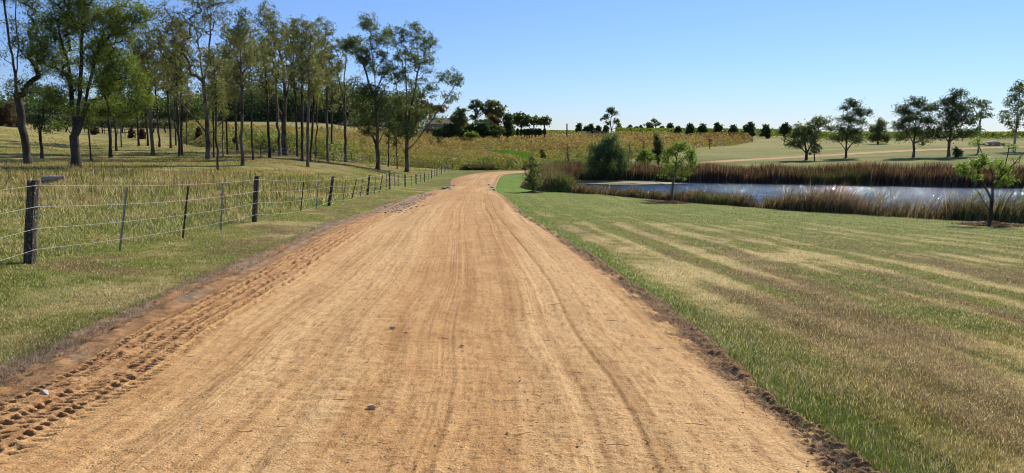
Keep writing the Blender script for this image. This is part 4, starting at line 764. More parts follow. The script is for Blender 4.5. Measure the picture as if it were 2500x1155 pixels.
for u, v, tv, lab in ((1536, 405, 345, "bare rust tinged pole tree directly right of the willow"), (1386, 406, 350, "bare rust tinged pole tree left of the willow"), (1510, 400, 352, "bare grey pole tree half hidden behind the willow"), (1572, 392, 338, "bare rust tinged pole tree behind the lime tree")):
    make_tree("swamp_cypress", u, v, [[(u, v-(v-tv)*.5), (u, tv)]], [(u, tv+12, 4, 10, 1.2), (u, tv+28, 7, 12, 1.1), (u, tv+44, 9, 8, .9)], LF_RUST, BK_GUM, lab, trunk_px=2.6, per=60, n_leaf=7, cr=.3, seed=int(u), group="bare pole trees beyond the pond", lsize=.16)
for u, v, tv, lab in ((1733, 363, 337, "little dead tree on the mown slope, before the end of the bracken"), (1697, 352, 333, "little dead tree at the edge of the bracken"), (1914, 354, 332, "little dead tree left of the low spreading gum")):
    make_tree("dead_tree", u, v, [[(u, v-(v-tv)*.5), (u+1, tv)]], [(u-2, tv+5, 5, 7, 2), (u+3, tv+10, 5, 7, 2)], LF_RUST, BK_GUM, lab, trunk_px=2, per=60, n_leaf=5, cr=.3, seed=int(u), group="little dead trees on the mown slope", lsize=.2)
# ---- trees on the skyline
def sky_tree(u, v, h, w, leaf, label, Y, seed, shape="round", group="round trees along the skyline", n_leaf=30, name="skyline_tree"):
    top = v-h
    if shape == "round": bl = [(u, v-h*.80, w*.24, h*.18, 2), (u-w*.14, v-h*.56, w*.26, h*.2, 2), (u+w*.16, v-h*.55, w*.26, h*.2, 2), (u, v-h*.30, w*.46, h*.17, 2), (u, v-h*.16, w*.32, h*.09, 1.6)]
    elif shape == "pencil": bl = [(u, v-h*.8, w*.22, h*.16, 2), (u, v-h*.5, w*.4, h*.2, 2), (u, v-h*.2, w*.42, h*.15, 2)]
    else: bl = [(u, v-h*.82, w*.3, h*.15, 1.2), (u-w*.28, v-h*.66, w*.22, h*.13, 1.2), (u+w*.28, v-h*.62, w*.22, h*.14, 1.2), (u, v-h*.5, w*.3, h*.15, 1)]
    bl = [(b[0], b[1], b[2]*1.2, b[3]*1.15, b[4]) for b in bl]
    return make_tree(name, u, v, [[(u, v-h*.4), (u, v-h*.75)]], bl, leaf, BK_DARK, label, trunk_px=2.2, per=3200/max(h*w, 200)*10, n_leaf=n_leaf, cr=.0019*Y*max(.8, h/26), seed=seed, Y=Y, group=group, droop=0, lsize=.0022*Y, aspect=.7)
row = [(1413, 330, 28, 15), (1431, 329, 20, 13), (1443, 329, 24, 17), (1461, 329, 22, 15), (1479, 329, 23, 13), (1514, 330, 21, 15), (1538, 330, 24, 15), (1553, 330, 21, 14), (1564, 330, 23, 14), (1588, 331, 30, 26), (1617, 331, 22, 17), (1636, 331, 31, 16), (1656, 332, 23, 19), (1684, 333, 31, 22), (1715, 333, 31, 25), (1753, 333, 33, 25), (1788, 333, 30, 27), (1830, 334, 36, 32), (1871, 337, 33, 26), (1918, 335, 35, 27)]
rl = ["round skyline tree left of the white car", "small skyline tree behind the white car", "bushy skyline tree just right of the white car", "skyline tree above the dark parked car", "skyline tree just left of the lone tall gum", "low skyline tree just right of the lone tall gum", "skyline tree above the willow's right shoulder", "smallest skyline tree in the dense run right of the willow", "skyline tree left of the widest dark one", "widest dark skyline tree under the feathery taller one", "skyline tree right of the widest dark one", "narrow pointed skyline tree above the young lime tree", "squat skyline tree between the pointed one and the evenly spaced ones", "first of the evenly spaced skyline trees right of the young lime tree", "second of the evenly spaced skyline trees", "third of the evenly spaced skyline trees", "fourth of the evenly spaced skyline trees", "broadest of the evenly spaced skyline trees, fifth in line", "skyline tree at the end of the bracken, sixth in the spaced line", "last spaced skyline tree, left of the low spreading gum"]
for k, ((u, v, h, w), lab) in enumerate(zip(row, rl)): sky_tree(u, v, h, w, LF_DARK, lab, 265 if u < 1650 else 232, 300+k)
make_tree("gum_tree", 1491, 331, [[(1491, 315), (1492, 290), (1494, 270)], [(1491, 312), (1503, 300), (1508, 290)], [(1492, 295), (1480, 288), (1470, 290)]], [(1493, 268, 13, 7, 2), (1480, 285, 8, 6, 2), (1470, 291, 5, 4, 1.6), (1500, 275, 8, 6, 1.6), (1483, 300, 6, 6, 1.8), (1505, 296, 9, 8, 1.8), (1510, 308, 8, 6, 1.5), (1487, 272, 8, 5, 1.5)], LF_GUMG, BK_DARK, "lone tall airy gum rising above the skyline behind the willow", trunk_px=2.8, per=60, n_leaf=20, cr=.55, seed=50, Y=250, lsize=.45)
make_tree("gum_tree", 1600, 331, [[(1600, 315), (1600, 300)]], [(1598, 294, 8, 6, 2), (1582, 302, 7, 5, 1.6), (1607, 302, 7, 6, 2), (1574, 304, 4, 3, 1)], LF_GUMG, BK_DARK, "feathery taller tree over the widest dark skyline tree", trunk_px=2.4, per=60, n_leaf=20, cr=.55, seed=51, Y=262, lsize=.45)
HT = "trees round the brick house"
def house_tree(u, v, blobs, leaf, lab, Y, seed, tp=3, per=30, n_leaf=34, bk=BK_DARK):
    blobs = [(b[0], b[1], b[2]*1.22, b[3]*1.25, b[4]) for b in blobs]+([(u, v-7, 15, 6, 1.6)] if u < 1250 and u != 1161 else [])
    t_ = min(b[1] for b in blobs); make_tree("garden_tree", u, v, [[(u, (v+t_)/2), (blobs[0][0], t_+4)]], blobs, leaf, bk, lab, trunk_px=tp, per=per, n_leaf=n_leaf, cr=.0032*Y, seed=seed, Y=Y, group=HT, lsize=.0021*Y, aspect=.7)
house_tree(1161, 330, [(1161, 252, 12, 6, 1.6), (1149, 261, 8, 4, 1.4), (1172, 262, 8, 7, 1.4), (1156, 285, 8, 6, 1.3), (1164, 275, 6, 8, 1)], LF_GUMG, "tall thin gum with flat tufts right of the brick house", 205, 60)
house_tree(1203, 330, [(1200, 252, 16, 7, 1.6), (1220, 262, 13, 9, 1.3), (1190, 268, 13, 10, 1.5), (1207, 275, 18, 10, 1.6), (1222, 282, 9, 8, 1), (1200, 295, 14, 10, 1)], LF_GUM, "big rounded gum between the thin gum and the dark round tree", 206, 61, tp=4)
house_tree(1180, 333, [(1180, 308, 24, 13, 2), (1200, 318, 28, 11, 2), (1165, 318, 14, 10, 1.6)], LF_DARK, "dense dark shrubby tree below the big rounded gum", 190, 62)
house_tree(1205, 332, [(1206, 298, 13, 14, 2), (1212, 318, 14, 12, 2)], LF_RUST, "brownish dark tree in the middle of the dense garden clump", 194, 63)
house_tree(1240, 333, [(1239, 287, 8, 8, 2), (1240, 300, 12, 10, 2), (1240, 318, 13, 12, 2)], LF_DARK, "dark egg shaped tree right of the big rounded gum", 198, 64)
house_tree(1272, 325, [(1272, 283, 16, 7, 1.6), (1260, 292, 12, 8, 1.6), (1286, 293, 14, 8, 1.6), (1274, 301, 20, 6, 1.3)], LF_GUMG, "wide domed gum beyond the vines, right of the egg shaped tree", 240, 65)
house_tree(1304, 324, [(1303, 290, 9, 6, 1.4), (1308, 299, 8, 6, 1.3)], LF_GUMG, "small gum between the wide domed gum and the lone round one", 242, 66)
house_tree(1329, 324, [(1328, 289, 11, 5, 1.7), (1324, 298, 8, 6, 1.5), (1336, 296, 8, 6, 1.5)], LF_PALE, "pale lone round gum at the right end of the garden trees", 240, 67)
house_tree(1120, 334, [(1122, 272, 13, 6, 1.4), (1115, 288, 14, 11, 1.7), (1130, 292, 9, 12, 1.6), (1117, 310, 16, 14, 2), (1128, 322, 13, 9, 1.6)], LF_GUMG, "dark leafy tree standing in front of the brick house", 188, 68, tp=4)
house_tree(1095, 334, [(1094, 312, 10, 10, 1.8), (1097, 324, 14, 8, 1.8)], LF_DARK, "dark bush in front of the brick house beside the leafy tree", 187, 69)
house_tree(1068, 333, [(1066, 321, 12, 7, 1.8), (1076, 326, 12, 5, 1.6)], LF_DARK, "low bush in front of the brick house, at its left", 187, 70)
house_tree(1147, 331, [(1147, 310, 8, 7, 2.2), (1147, 322, 8, 7, 2)], LF_GREEN, "small round green bush at the house's right corner", 189, 71, tp=2)
house_tree(1152, 335, [(1148, 329, 10, 4, 1.8), (1158, 330, 8, 4, 1.8)], LF_LIME, "low yellow green bush before the dense dark shrubs", 184, 72, tp=2)
house_tree(1040, 320, [(1036, 258, 16, 9, 2), (1050, 268, 14, 10, 2), (1028, 275, 14, 12, 2), (1075, 265, 14, 7, 1.5)], LF_RUST, "brown leafed tree behind the brick house roof", 232, 73)
# pencil trees and vines
for k, u in enumerate([1253, 1264, 1273, 1281, 1287, 1293, 1299, 1308, 1315, 1319, 1330]):
    o = sky_tree(u, 329, 15, 6, LF_DARK, "slim dark pencil tree standing in the row below the wide domed gum", 205, 400+k, "pencil", "pencil trees in a row", n_leaf=20, name="pencil_tree")
# ---- left background: red brown conifers, olive orchard
GC = "small red brown conifers beyond the grove"
for k, (u, v, h, w, lab) in enumerate([(3, 308, 48, 12, "red brown conifer cut by the left edge"), (21, 310, 62, 15, "tall red brown conifer near the left edge"), (42, 311, 30, 12, "short red brown conifer just left of the black forked trunk"), (231, 329, 26, 14, "squat red brown conifer behind the rail fence"), (321, 337, 24, 9, "narrow red brown conifer by the rail fence"), (347, 340, 26, 11, "leaning red brown conifer by the end of the rail fence"), (484, 351, 38, 10, "tall narrow red brown conifer left of the largest gum"), (575, 361, 24, 7, "thin dark conifer among the poles before the bracken"), (643, 368, 28, 12, "bushy red brown conifer before the bracken"), (668, 370, 24, 12, "dark green conifer beside the bushy red brown one")]):
    X_, Yh, z_ = hit(u, v); sky_tree(u, v, h, w, LF_DARK if "green" in lab else LF_RED, lab, Yh, 500+k, "pencil", GC, n_leaf=36, name="conifer")
og = np.random.default_rng(77)
ol = ["at the left edge", "behind the tall conifer", "between the conifer and the black forked trunk", "right of the black forked trunk", "behind the twin stemmed tree", "left of the big green tree", "directly behind the big green tree", "just right of the big green tree", "behind the squat conifer", "right of the squat conifer", "behind the thinnest pole", "left of the narrow conifer", "behind the narrow conifer", "behind the leaning conifer", "right of the leaning conifer", "last in the row on the right"]
for k, lab in enumerate(ol):
    u = 2+k*27+og.uniform(-5, 5); v = 306+k*.9+og.uniform(-1, 1); h = 38-k*.5; w = 40; Yo = 116+k*1.2
    make_tree("olive_tree", u, v, [[(u, v-h*.25)], [(u, v-h*.2), (u-w*.2, v-h*.6)], [(u, v-h*.2), (u+w*.2, v-h*.6)]], [(u, v-h*.72, w*.3, h*.2, 1), (u-w*.25, v-h*.6, w*.26, h*.2, 1), (u+w*.25, v-h*.6, w*.26, h*.2, 1), (u, v-h*.5, w*.42, h*.13, 1)], LF_OLIVE, BK_DARK, "grey green orchard tree with splayed trunks, "+lab, trunk_px=3, per=26, n_leaf=24, cr=.5, seed=600+k, Y=Yo, group="orchard trees beyond the rail fence", cat="orchard tree")
# ---- woods on the left skyline, the long vine rows on the plain
def wood(name, u0, u1, Y, topf, basef, n, leaf, label, seed, trunks=True):
    g = np.random.default_rng(seed); P = []; mb = MB(); k = 0
    m = int(n/60); u = g.uniform(u0, u1, m); YY = Y+g.uniform(0, 30, m); fr = g.random(m)**.85
    for a, b, f in zip(u, YY, fr):
        c = at(a, basef(a)+(topf(a)-basef(a))*(f*1.0+.0), b); P.append(np.array(c)+g.normal(size=(60, 3))*np.array([1.3, 1.3, .8]))
    P = np.vstack(P); o = quads(name, P, .55*(.6+.8*g.random(len(P))), None, leaf, seed+1, aspect=.8)
    if trunks:
        tb = MB()
        for a in np.arange(u0, u1, (u1-u0)/70): 
            p = at(a+g.uniform(-3, 3), basef(a)+1.5, Y+g.uniform(0, 12)); q = at(a+g.uniform(-4, 4), basef(a)+(topf(a)-basef(a))*.6, Y+4); tb.tube([p, (p+q)/2, q], [.28, .22, .12], 4, caps=False)
        t_ = tb.build("trunk", BK_GUM, o); tag(t_, kind='stuff')
    tag(o, label, "wood", kind='stuff'); return o
nz_ = lambda a, s: float(vnoise(np.array([a/13.0]), np.array([s*1.0]), 7)[0])
wood("woodland", 505, 1020, 232, lambda a: 232-24*nz_(a, 1)+(14 if a > 860 else 0), lambda a: 299+(a > 860)*(a-860)*.12, 80000, LF_DARK, "dark wood on the hill behind the grove", 700)
wood("woodland", -60, 505, 160, lambda a: 258-22*nz_(a, 2), lambda a: 302, 40000, LF_DARK, "dark wood on the left skyline behind the orchard", 702, trunks=False)
def vines(name, u0, u1, Y0, Y1, v0, v1, label, seed, n=26000, leaf=LF_GREEN):
    g = np.random.default_rng(seed); rowY = np.arange(Y0, Y1, 5.0); Yc = g.choice(rowY, n); u = g.uniform(u0, u1, n); x = (u-CU)/FPX*Yc; gz = base_z(x, np.minimum(Yc, 400)); y = Yc+g.normal(0, .3, n)
    z = gz+.3+(1.7+v0)*g.random(n)**.7+.35*vnoise(x*.25, y, 44); tag(quads(name, np.stack([x, y, z], 1), .45*(.6+.7*g.random(n)), None, leaf, seed, aspect=.8), label, "vineyard", kind='stuff')
vines("vineyard", 1225, 1420, 290, 330, 0, 0, "green vine rows on the rise right of the brick house", 710, 9000)
vines("vineyard", 1500, 1960, 243, 290, .9, 0, "long green vine rows behind the spaced skyline trees", 711, 26000)
vines("vineyard", 1950, 2560, 200, 262, 0, 0, "green vine rows on the plain behind the far gums at the right", 712, 40000)
# ================================================================ fences
WOODM = M("weathered_post_wood", .9, .15); _v = WOODM.scaled((26, 26, 2.2)); _n = WOODM.noise(1, 5, _v, .65); _c = WOODM.ramp(_n, [(.3, (.028, .022, .018)), (.6, (.085, .066, .052)), (.78, (.17, .14, .115))])
_c = WOODM.mix(WOODM.val(WOODM.noise(30, 3), .56, .66), _c, (.23, .235, .21)); WOODM.col(_c); WOODM.bump(_n, 1.0, .02)
POSTM = WOODM.m; STEEL = flat("galvanised_steel", (.20, .21, .22), .45, .5, metal=.4, scale=12); RUSTM = flat("rusty_steel", (.045, .028, .022), .8, .3, scale=20)
WIREM = flat("pale_wire", (.36, .35, .32), .5, .4, var=.1); RAILM = flat("rail_wood", (.09, .075, .06), .9, .1)
WHITE = flat("white_paint", (.75, .75, .73), .35, .5, var=.04); GLASS = flat("car_glass", (.015, .018, .022), .08, .6, var=.1)
def post_mesh(base, top, w, seed):
    """squared, split and worn timber with an uneven top"""
    g = np.random.default_rng(seed); b, t = np.array(base, float), np.array(top, float); mb = MB(); n = 14; k = 12; th = np.arange(k)/k*2*np.pi+.3
    sq = np.minimum(1/np.maximum(np.abs(np.cos(th)), 1e-3), 1/np.maximum(np.abs(np.sin(th)), 1e-3))*.42+.12; ax = sq*(1+g.uniform(-.12, .12, k)); V = []
    for i in range(n+1):
        f = i/n; c = b+(t-b)*f+np.array([math.sin(f*3+seed)*.008, 0, 0]); r = w*ax*(1.06-.10*f+(.10 if f < .06 else 0))*(1+g.uniform(-.03, .03, k))
        z = np.zeros(k)+(g.uniform(-.05, .015, k) if i == n else 0); V.append(np.stack([c[0]+r*np.cos(th), c[1]+r*np.sin(th), c[2]+z], 1))
    V = np.vstack(V+[[t-[0, 0, .03]]]); Q = [[i*k+j, i*k+(j+1) % k, (i+1)*k+(j+1) % k, (i+1)*k+j] for i in range(n) for j in range(k)]; T = [[n*k+j, n*k+(j+1) % k, (n+1)*k] for j in range(k)]
    mb.add(V, Q, T); return mb
fence = empty("wire_fence", (FENCE[0][0], FENCE[0][1], float(base_z(*FENCE[0]))), "four strand wire fence on dark timber posts and leaning steel stakes beside the dirt road", "fence")
FO = np.array(fence.location)
tops = [(82, 437), (626, 430), (813, 431), (902, 427), (951, 417), (989, 425), (1016, 433), (1037, 431), (1054, 423), (1067, 416), (1078, 411), (1087, 407), (1094, 403), (1105, 404)]
PB = []; PT = []
for (x_, y_), (u, v) in zip(FENCE, tops):
    z_ = float(ground_z(np.array([x_]), np.array([y_]))[0]); p = at(u, v, y_); hh_ = p[2]-z_
    if y_ > 60: hh_ = min(max(hh_, .95), 1.25)
    PB.append(np.array([x_, y_, z_-.05])); PT.append(np.array([p[0], y_+.02*(len(PB) % 3-1), z_+hh_]))
PB = [np.array([-6.35, .6, float(base_z(-6.35, .6))-.05])]+PB; PT = [PB[0]+[.05, 0, 1.2]]+PT
for k, (b_, t_) in enumerate(zip(PB, PT)):
    o = post_mesh(b_-FO, t_-FO, .105 if k < 3 else .10, 40+k).build("post", POSTM, fence)
tag(fence.children[1], "thick squared post with a pale lichen topped end")
FRAC = [.93, .69, .44, .20]; RN = np.random.default_rng(9)
for wi, f in enumerate(FRAC):
    mb = MB()
    for k in range(len(PB)-1):
        a_ = PB[k]+(PT[k]-PB[k])*f; b_ = PB[k+1]+(PT[k+1]-PB[k+1])*f; L_ = np.linalg.norm(b_-a_); n = 12
        q = np.linspace(0, 1, n+1); pts = a_+(b_-a_)*q[:, None]; pts[:, 2] -= 4*q*(1-q)*L_*(.0075+.003*wi*RN.random()); pts[:, 0] += .07
        mb.tube(pts-FO, 0.0026+.00006*np.array([p[1] for p in pts]), 4, caps=False)
    mb.build("wire", WIREM, fence, True)
STK = [(278, 578, 309, 457, 0), (437, 570, 459, 455, 1), (532, 542, 543, 448, 0), (731, 516, 741, 444, 1), (769, 502, 777, 443, 0), (835, 490, 844, 439, 0), (857, 491, 870, 440, 1), (878, 477, 885, 437, 0), (913, 468, 918, 430, 0), (926, 469, 934, 428, 1), (942, 458, 944, 425, 0), (964, 456, 963, 424, 0), (972, 457, 972, 425, 1), (1004, 460, 1004, 433, 1), (1027, 459, 1027, 436, 1), (1046, 451, 1046, 430, 0), (1061, 442, 1061, 425, 1), (1072, 434, 1073, 418, 0)]
for k, (u, v, tu, tv, kd) in enumerate(STK):
    yy = np.linspace(9, 110, 4000); aa = np.interp(yy, FY, FX)/yy; j = int(np.abs(aa-(u-CU)/FPX).argmin()); Ys = yy[j]; Xs = aa[j]*Ys; z_ = float(ground_z(np.array([Xs]), np.array([Ys]))[0])
    t_ = np.array(at(tu, tv, Ys)); b_ = np.array([Xs, Ys, z_-.05]); h_ = min(max(t_[2]-z_, .9), 1.2); t_ = b_+(t_-b_)*((h_+.05)/(t_[2]-b_[2])); mb = MB(); w_ = .019+.00012*Ys
    D = (t_-b_); n_ = 2
    for s_ in ((w_, .008), (.008, w_)): # T shaped section
        mb.tube(np.array([b_, t_])-FO+np.array([0, s_[1]*.6, 0]), [max(s_)*.9]*2, 3 if s_[0] > s_[1] else 4)
    o = mb.build("stake", RUSTM if kd else STEEL, fence); 
    if kd: tag(o, "dark rusty stake")
# rail fence on the left hill and thin fence in front of the bracken
def line_fence(name, px, spacing, h, rails, rad, pr, label, mat, rmat, group=None):
    P = np.array([hit(u, v)[:2] for u, v in px]); L_ = np.r_[0, np.cumsum(np.linalg.norm(np.diff(P, axis=0), axis=1))]; n = int(L_[-1]/spacing); s_ = np.linspace(0, L_[-1], n+1)
    Q = np.stack([np.interp(s_, L_, P[:, 0]), np.interp(s_, L_, P[:, 1])], 1); z = ground_z(Q[:, 0], Q[:, 1]); B = np.column_stack([Q, z]); root = empty(name, B[0], label, "fence", group)
    for b in B: 
        mb = MB(); mb.tube([b-B[0]-[0, 0, .2], b-B[0]+[0, 0, h*.5], b-B[0]+[.01, 0, h]], [pr, pr, pr*.9], 6, jit=.2, seed=3); mb.build("post", mat, root)
    for f in rails:
        mb = MB(); mb.tube(B-B[0]+[0, -pr, h*f], rad, 4, caps=False); mb.build("rail" if rad > .02 else "wire", rmat, root)
    return root
line_fence("rail_fence", [(-10, 308), (60, 310), (130, 313), (203, 321), (256, 327), (311, 333), (356, 341)], 3.4, 1.15, (.95, .5), .05, .07, "dark two rail timber fence running below the orchard on the left hill", RAILM, RAILM)
line_fence("boundary_fence", [(457, 353), (560, 373), (640, 384), (760, 392), (830, 396), (933, 401), (1033, 410), (1090, 413)], 7.5, 1.15, (.9, .6, .3), .012, .05, "thin wire fence behind the grove along the foot of the bracken", RAILM, STEEL)

# ================================================================ stones, log, litter
STONE = flat("pale_stone", (.46, .40, .32), .85, .2, var=.35, scale=14, bump=.8); GREYST = flat("grey_gravel", (.30, .24, .19), .85, .2, var=.4, scale=9, bump=.5); CLOD = flat("earth_stone", (.50, .33, .19), .9, .15, var=.35, scale=25, bump=.8)
def rock(u, v, r, fl, mat, label, seed, group=None, Y=None, sink=.25, yaw=0, cat="rock"):
    X_, Yh, z_ = hit(u, v) if Y is None else (ray(u, v)[0]/ray(u, v)[1]*Y, Y, float(base_z(ray(u, v)[0]/ray(u, v)[1]*Y, Y)))
    mb = MB(); mb.lump((0, 0, r[2]*(1-2*sink)*fl), r, seed, fl, 3); o = mb.build("rock", mat, None); o.location = (X_, Yh, z_); o.rotation_euler = (0, 0, yaw); tag(o, label, cat, group); return o
GR = "rocks at the culvert under the road"
for k, (u, v, r, lab) in enumerate([(1086, 462, (.42, .3, .26), "dark based rock, leftmost at the left mouth of the culvert"), (1096, 459, (.40, .3, .24), "pale rock in the middle of the left culvert heap"), (1104, 455, (.36, .25, .22), "smaller pale rock at the upper right of the left culvert heap"), (1098, 463, (.3, .22, .16), "low pale rock at the front of the left culvert heap"), (1195, 453, (.26, .22, .26), "upper pale rock on the right side of the road at the culvert"), (1201, 459, (.36, .25, .2), "middle pale rock on the right side of the road at the culvert"), (1206, 464, (.32, .25, .17), "lowest pale rock on the right side of the road at the culvert")]):
    rock(u, v, tuple(q*.62 for q in r), .8, STONE, lab, 800+k, GR)
rock(906, 997, (.045, .032, .022), .7, CLOD, "jagged half buried stone in the middle of the road near the camera", 810, sink=.15)
rock(958, 803, (.032, .024, .018), .8, CLOD, "small stone lying on the road above the jagged one", 811, sink=.1)
rock(1127, 846, (.022, .02, .014), .8, CLOD, "little stone in the central wheel track", 812, sink=.1)
rock(992, 815, (.026, .018, .012), .8, CLOD, "flat crumb of earth right of the small stone on the road", 813, sink=.1)
rock(110, 968, (.035, .03, .03), .9, STONE, "white pebble in the lug prints at the left edge of the road", 814, sink=.1)
rock(2425, 356, (1.5, 1.0, .85), .8, STONE, "large pale boulder beside the far dirt road at the right", 815)
# fallen branches round the boulder
BR_ = M("dry_branch", .9, .1); BR_.col((.30, .25, .20)); g = np.random.default_rng(12); X_, Yh, z_ = hit(2405, 357); mb = MB()
for k in range(26):
    a = g.uniform(0, 6.28); c_ = np.array([g.uniform(-3.4, 3.4), g.uniform(-.8, .8), g.uniform(.1, .5)]); d_ = np.array([math.cos(a)*g.uniform(.6, 1.8), math.sin(a)*.8, g.uniform(-.1, .5)]); mb.tube([c_-d_, c_, c_+d_+[0, 0, .1]], [.09, .07, .03], 5)
o = mb.build("brush_pile", BR_.m); o.location = (X_, Yh, z_); tag(o, "heap of grey cut branches beside the pale boulder", "branches")
# fallen timber behind the first post
mb = MB(); b_ = Vector(hit(104, 450)); t_ = at(157, 432, b_[1]+.2); p0 = np.array([0, 0, .12]); p1 = np.array(t_-b_)
mb.tube([p0, p0*.6+p1*.4+[0, 0, .02], p1], [.12, .15, .05], 8, jit=.5, seed=4); mb.tube([p0+[-.9, .1, -.10], p0+[-.1, 0, 0]], [.05, .08], 6, jit=.3, seed=6)
o = mb.build("fallen_log", flat("grey_timber", (.30, .26, .22), .9, .1, var=.4, scale=12, bump=.8)); o.location = b_; tag(o, "split grey fallen log lying behind the thickest fence post", "log")
# small dark shrub under the tallest gum
make_tree("shrub", 2337, 384, [[(2337, 378)]], [(2337, 374, 9, 8, 2), (2333, 366, 5, 5, 1.5)], LF_DARK, BK_DARK, "small black looking shrub at the foot of the tallest dark gum", trunk_px=2, per=60, n_leaf=30, cr=.35, seed=77, cat="shrub")
# loose stones
def scatter_stones(name, x, y, z, s, mat, label, seed):
    import bmesh
    g = np.random.default_rng(seed); bm = bmesh.new(); bmesh.ops.create_icosphere(bm, subdivisions=1, radius=1); v = np.array([list(q.co) for q in bm.verts]); f = np.array([[q.index for q in t.verts] for t in bm.faces]); bm.free()
    n = len(x); S_ = s[:, None]*g.uniform(.6, 1.3, (n, 3))*np.array([1, 1, .6]); V = v[None]*(1+g.uniform(-.3, .3, (n, len(v), 1)))*S_[:, None]; a = g.uniform(0, 6.28, n); c_, s_ = np.cos(a)[:, None], np.sin(a)[:, None]
    V = np.stack([V[..., 0]*c_-V[..., 1]*s_, V[..., 0]*s_+V[..., 1]*c_, V[..., 2]], -1)+np.stack([x, y, z], 1)[:, None]; F = f[None]+(np.arange(n)*len(v))[:, None, None]
    return tag(mesh_np(name, V.reshape(-1, 3), F.reshape(-1, 3), mat=mat), label, "gravel", kind='stuff')
g = np.random.default_rng(21); n = 9000; y = 1/(1/2.9-g.random(n)*(1/2.9-1/26)); k = g.random(n); lo, hi = ext(E_sl, y), ext(E_sr, y); x = lo+(hi-lo)*k
scatter_stones("gravel", x, y, base_z(x, y)+.004, (.002+.005*g.random(n)**4)*(1+y*.02), flat("pale_crumb", (.50, .33, .18), .9, .1, scale=30), "small crumbs and stones strewn over the driven surface of the road", 22)
n = 900; y = 1/(1/3.5-g.random(n)*(1/3.5-1/16)); x = ext(E_gl, y)+(ext(E_sl, y)-ext(E_gl, y))*g.random(n); scatter_stones("soil_clods", x, y, base_z(x, y)-.01, .010+.018*g.random(n)**3, flat("red_clod", (.24, .115, .055), .95, .1, scale=20), "red soil clods along the left edge of the road", 23)
P_ = [hit(u, v)[:2] for u, v in [(948, 522), (985, 503), (1012, 489), (1032, 480), (1048, 473)]]; n = 1500; x, y, s = along(P_, n, g); x = x+g.normal(0, .28, n)
scatter_stones("grey_gravel", x, y, base_z(x, y)+.03*g.random(n), .02+.035*g.random(n), GREYST, "patch of loose grey gravel in the drain beside the road", 24)
# leaves, twigs and mulch
n = 420; y = 1/(1/2.9-g.random(n)*(1/2.9-1/16)); x = ext(E_sl, y)+(ext(E_sr, y)-ext(E_sl, y))*g.random(n); mb = MB()
for a, b in zip(x[:60], y[:60]):
    t = g.uniform(0, 6.28); l_ = g.uniform(.02, .07); d_ = np.array([math.cos(t), math.sin(t), 0])*l_; c_ = np.array([a, b, float(base_z(a, b))+.010]); mb.tube([c_-d_, c_+g.normal(0, .006, 3)*[1, 1, .2], c_+d_], [.0014, .0022, .001], 4, caps=False)
tag(mb.build("twigs", flat("twig", (.17, .11, .065), .9, .1)), "dry twigs scattered on the dirt road", "twigs", kind='stuff')
for u, v, r in ((1640, 494, 1.25), (2420, 549, .95), (1300, 471, .6)):
    X_, Yh, z_ = hit(u, v); n = 5200; rr = r*np.sqrt(g.random(n))*(1+.15*g.normal(size=n)); a = g.uniform(0, 6.28, n); x = X_+rr*np.cos(a)*1.15; y = Yh+rr*np.sin(a); hz = .12*np.exp(-(np.hypot(x-X_, y-Yh)/(r*.45))**2)
    c = np.where(g.random((n, 1)) < .5, np.array([[.085, .05, .032]]), np.array([[.19, .115, .07]])); tag(blades("mulch", x, y, ground_z(x, y)+hz, .04+.05*g.random(n), .05, var(c, g), MGRASS, lean=1.5, seed=int(u)), {1640: "brown mulch ring under the lime topped young tree", 2420: "brown mulch ring under the forked young tree at the right", 1300: "brown mulch under the cone shaped young tree"}[u], "mulch", kind='stuff')

# ================================================================ brick house
BRICKM = M("red_brick", .9, .15); q_ = BRICKM.n("ShaderNodeTexBrick"); BRICKM.l(BRICKM.scaled((1, 1, 1)), q_.inputs["Vector"]); q_.inputs["Scale"].default_value = 3.0
q_.inputs["Color1"].default_value = (.36, .13, .07, 1); q_.inputs["Color2"].default_value = (.26, .095, .055, 1); q_.inputs["Mortar"].default_value = (.35, .25, .18, 1); BRICKM.col(q_.outputs[0])
ROOFM = flat("roof_tile", (.16, .11, .085), .85, .2, var=.3, scale=3); CREAM = flat("cream_trim", (.55, .45, .33), .7, .2, var=.06)
Yh = 226.0; c0_ = at(1092, 322, Yh); hz = float(base_z(c0_[0], Yh)); house = empty("brick_house", (c0_[0], Yh, hz), "red brick house with hipped tile roof and tall chimney, half hidden by garden trees", "house")
def hb(name, mat, boxes, parent=house):
    mb = MB(); [mb.box(c, d) for c, d in boxes]; return mb.build(name, mat, parent)
hb("wall", BRICKM.m, [((0, 0, 2.0), (13, 7, 4.6)), ((5.6, -3.2, 1.9), (3.2, 4, 4.2))])
mb = MB(); z0_, z1_ = 4.32, 6.1
mb.add([(-7, -4, z0_), (7, -4, z0_), (7, 4, z0_), (-7, 4, z0_), (-4, 0, z1_), (4, 0, z1_)], [[0, 1, 5, 4], [2, 3, 4, 5], [0, 3, 2, 1]], [[1, 2, 5], [3, 0, 4]])
mb.add([(3.7, -5.7, 4.02), (7.5, -5.7, 4.02), (7.5, -1, 4.02), (3.7, -1, 4.02), (5.6, -5.7, 5.5), (5.6, -1, 5.5)], [[0, 4, 5, 3], [1, 2, 5, 4], [0, 3, 2, 1]], [[0, 1, 4], [2, 3, 5]]); roof = mb.build("roof", ROOFM, house)
hb("chimney", BRICKM.m, [((-5.1, -.5, 6.1), (.75, .75, 2.4)), ((-5.1, -.5, 7.37), (.95, .95, .16))], roof)
vr = hb("verandah_roof", ROOFM, [((-1.6, -4.9, 2.75), (9.4, 2.8, .12))]); 
for k in range(5): hb("post", CREAM, [((-6.1+k*2.25, -6.1, 1.35), (.13, .13, 2.68))], vr)
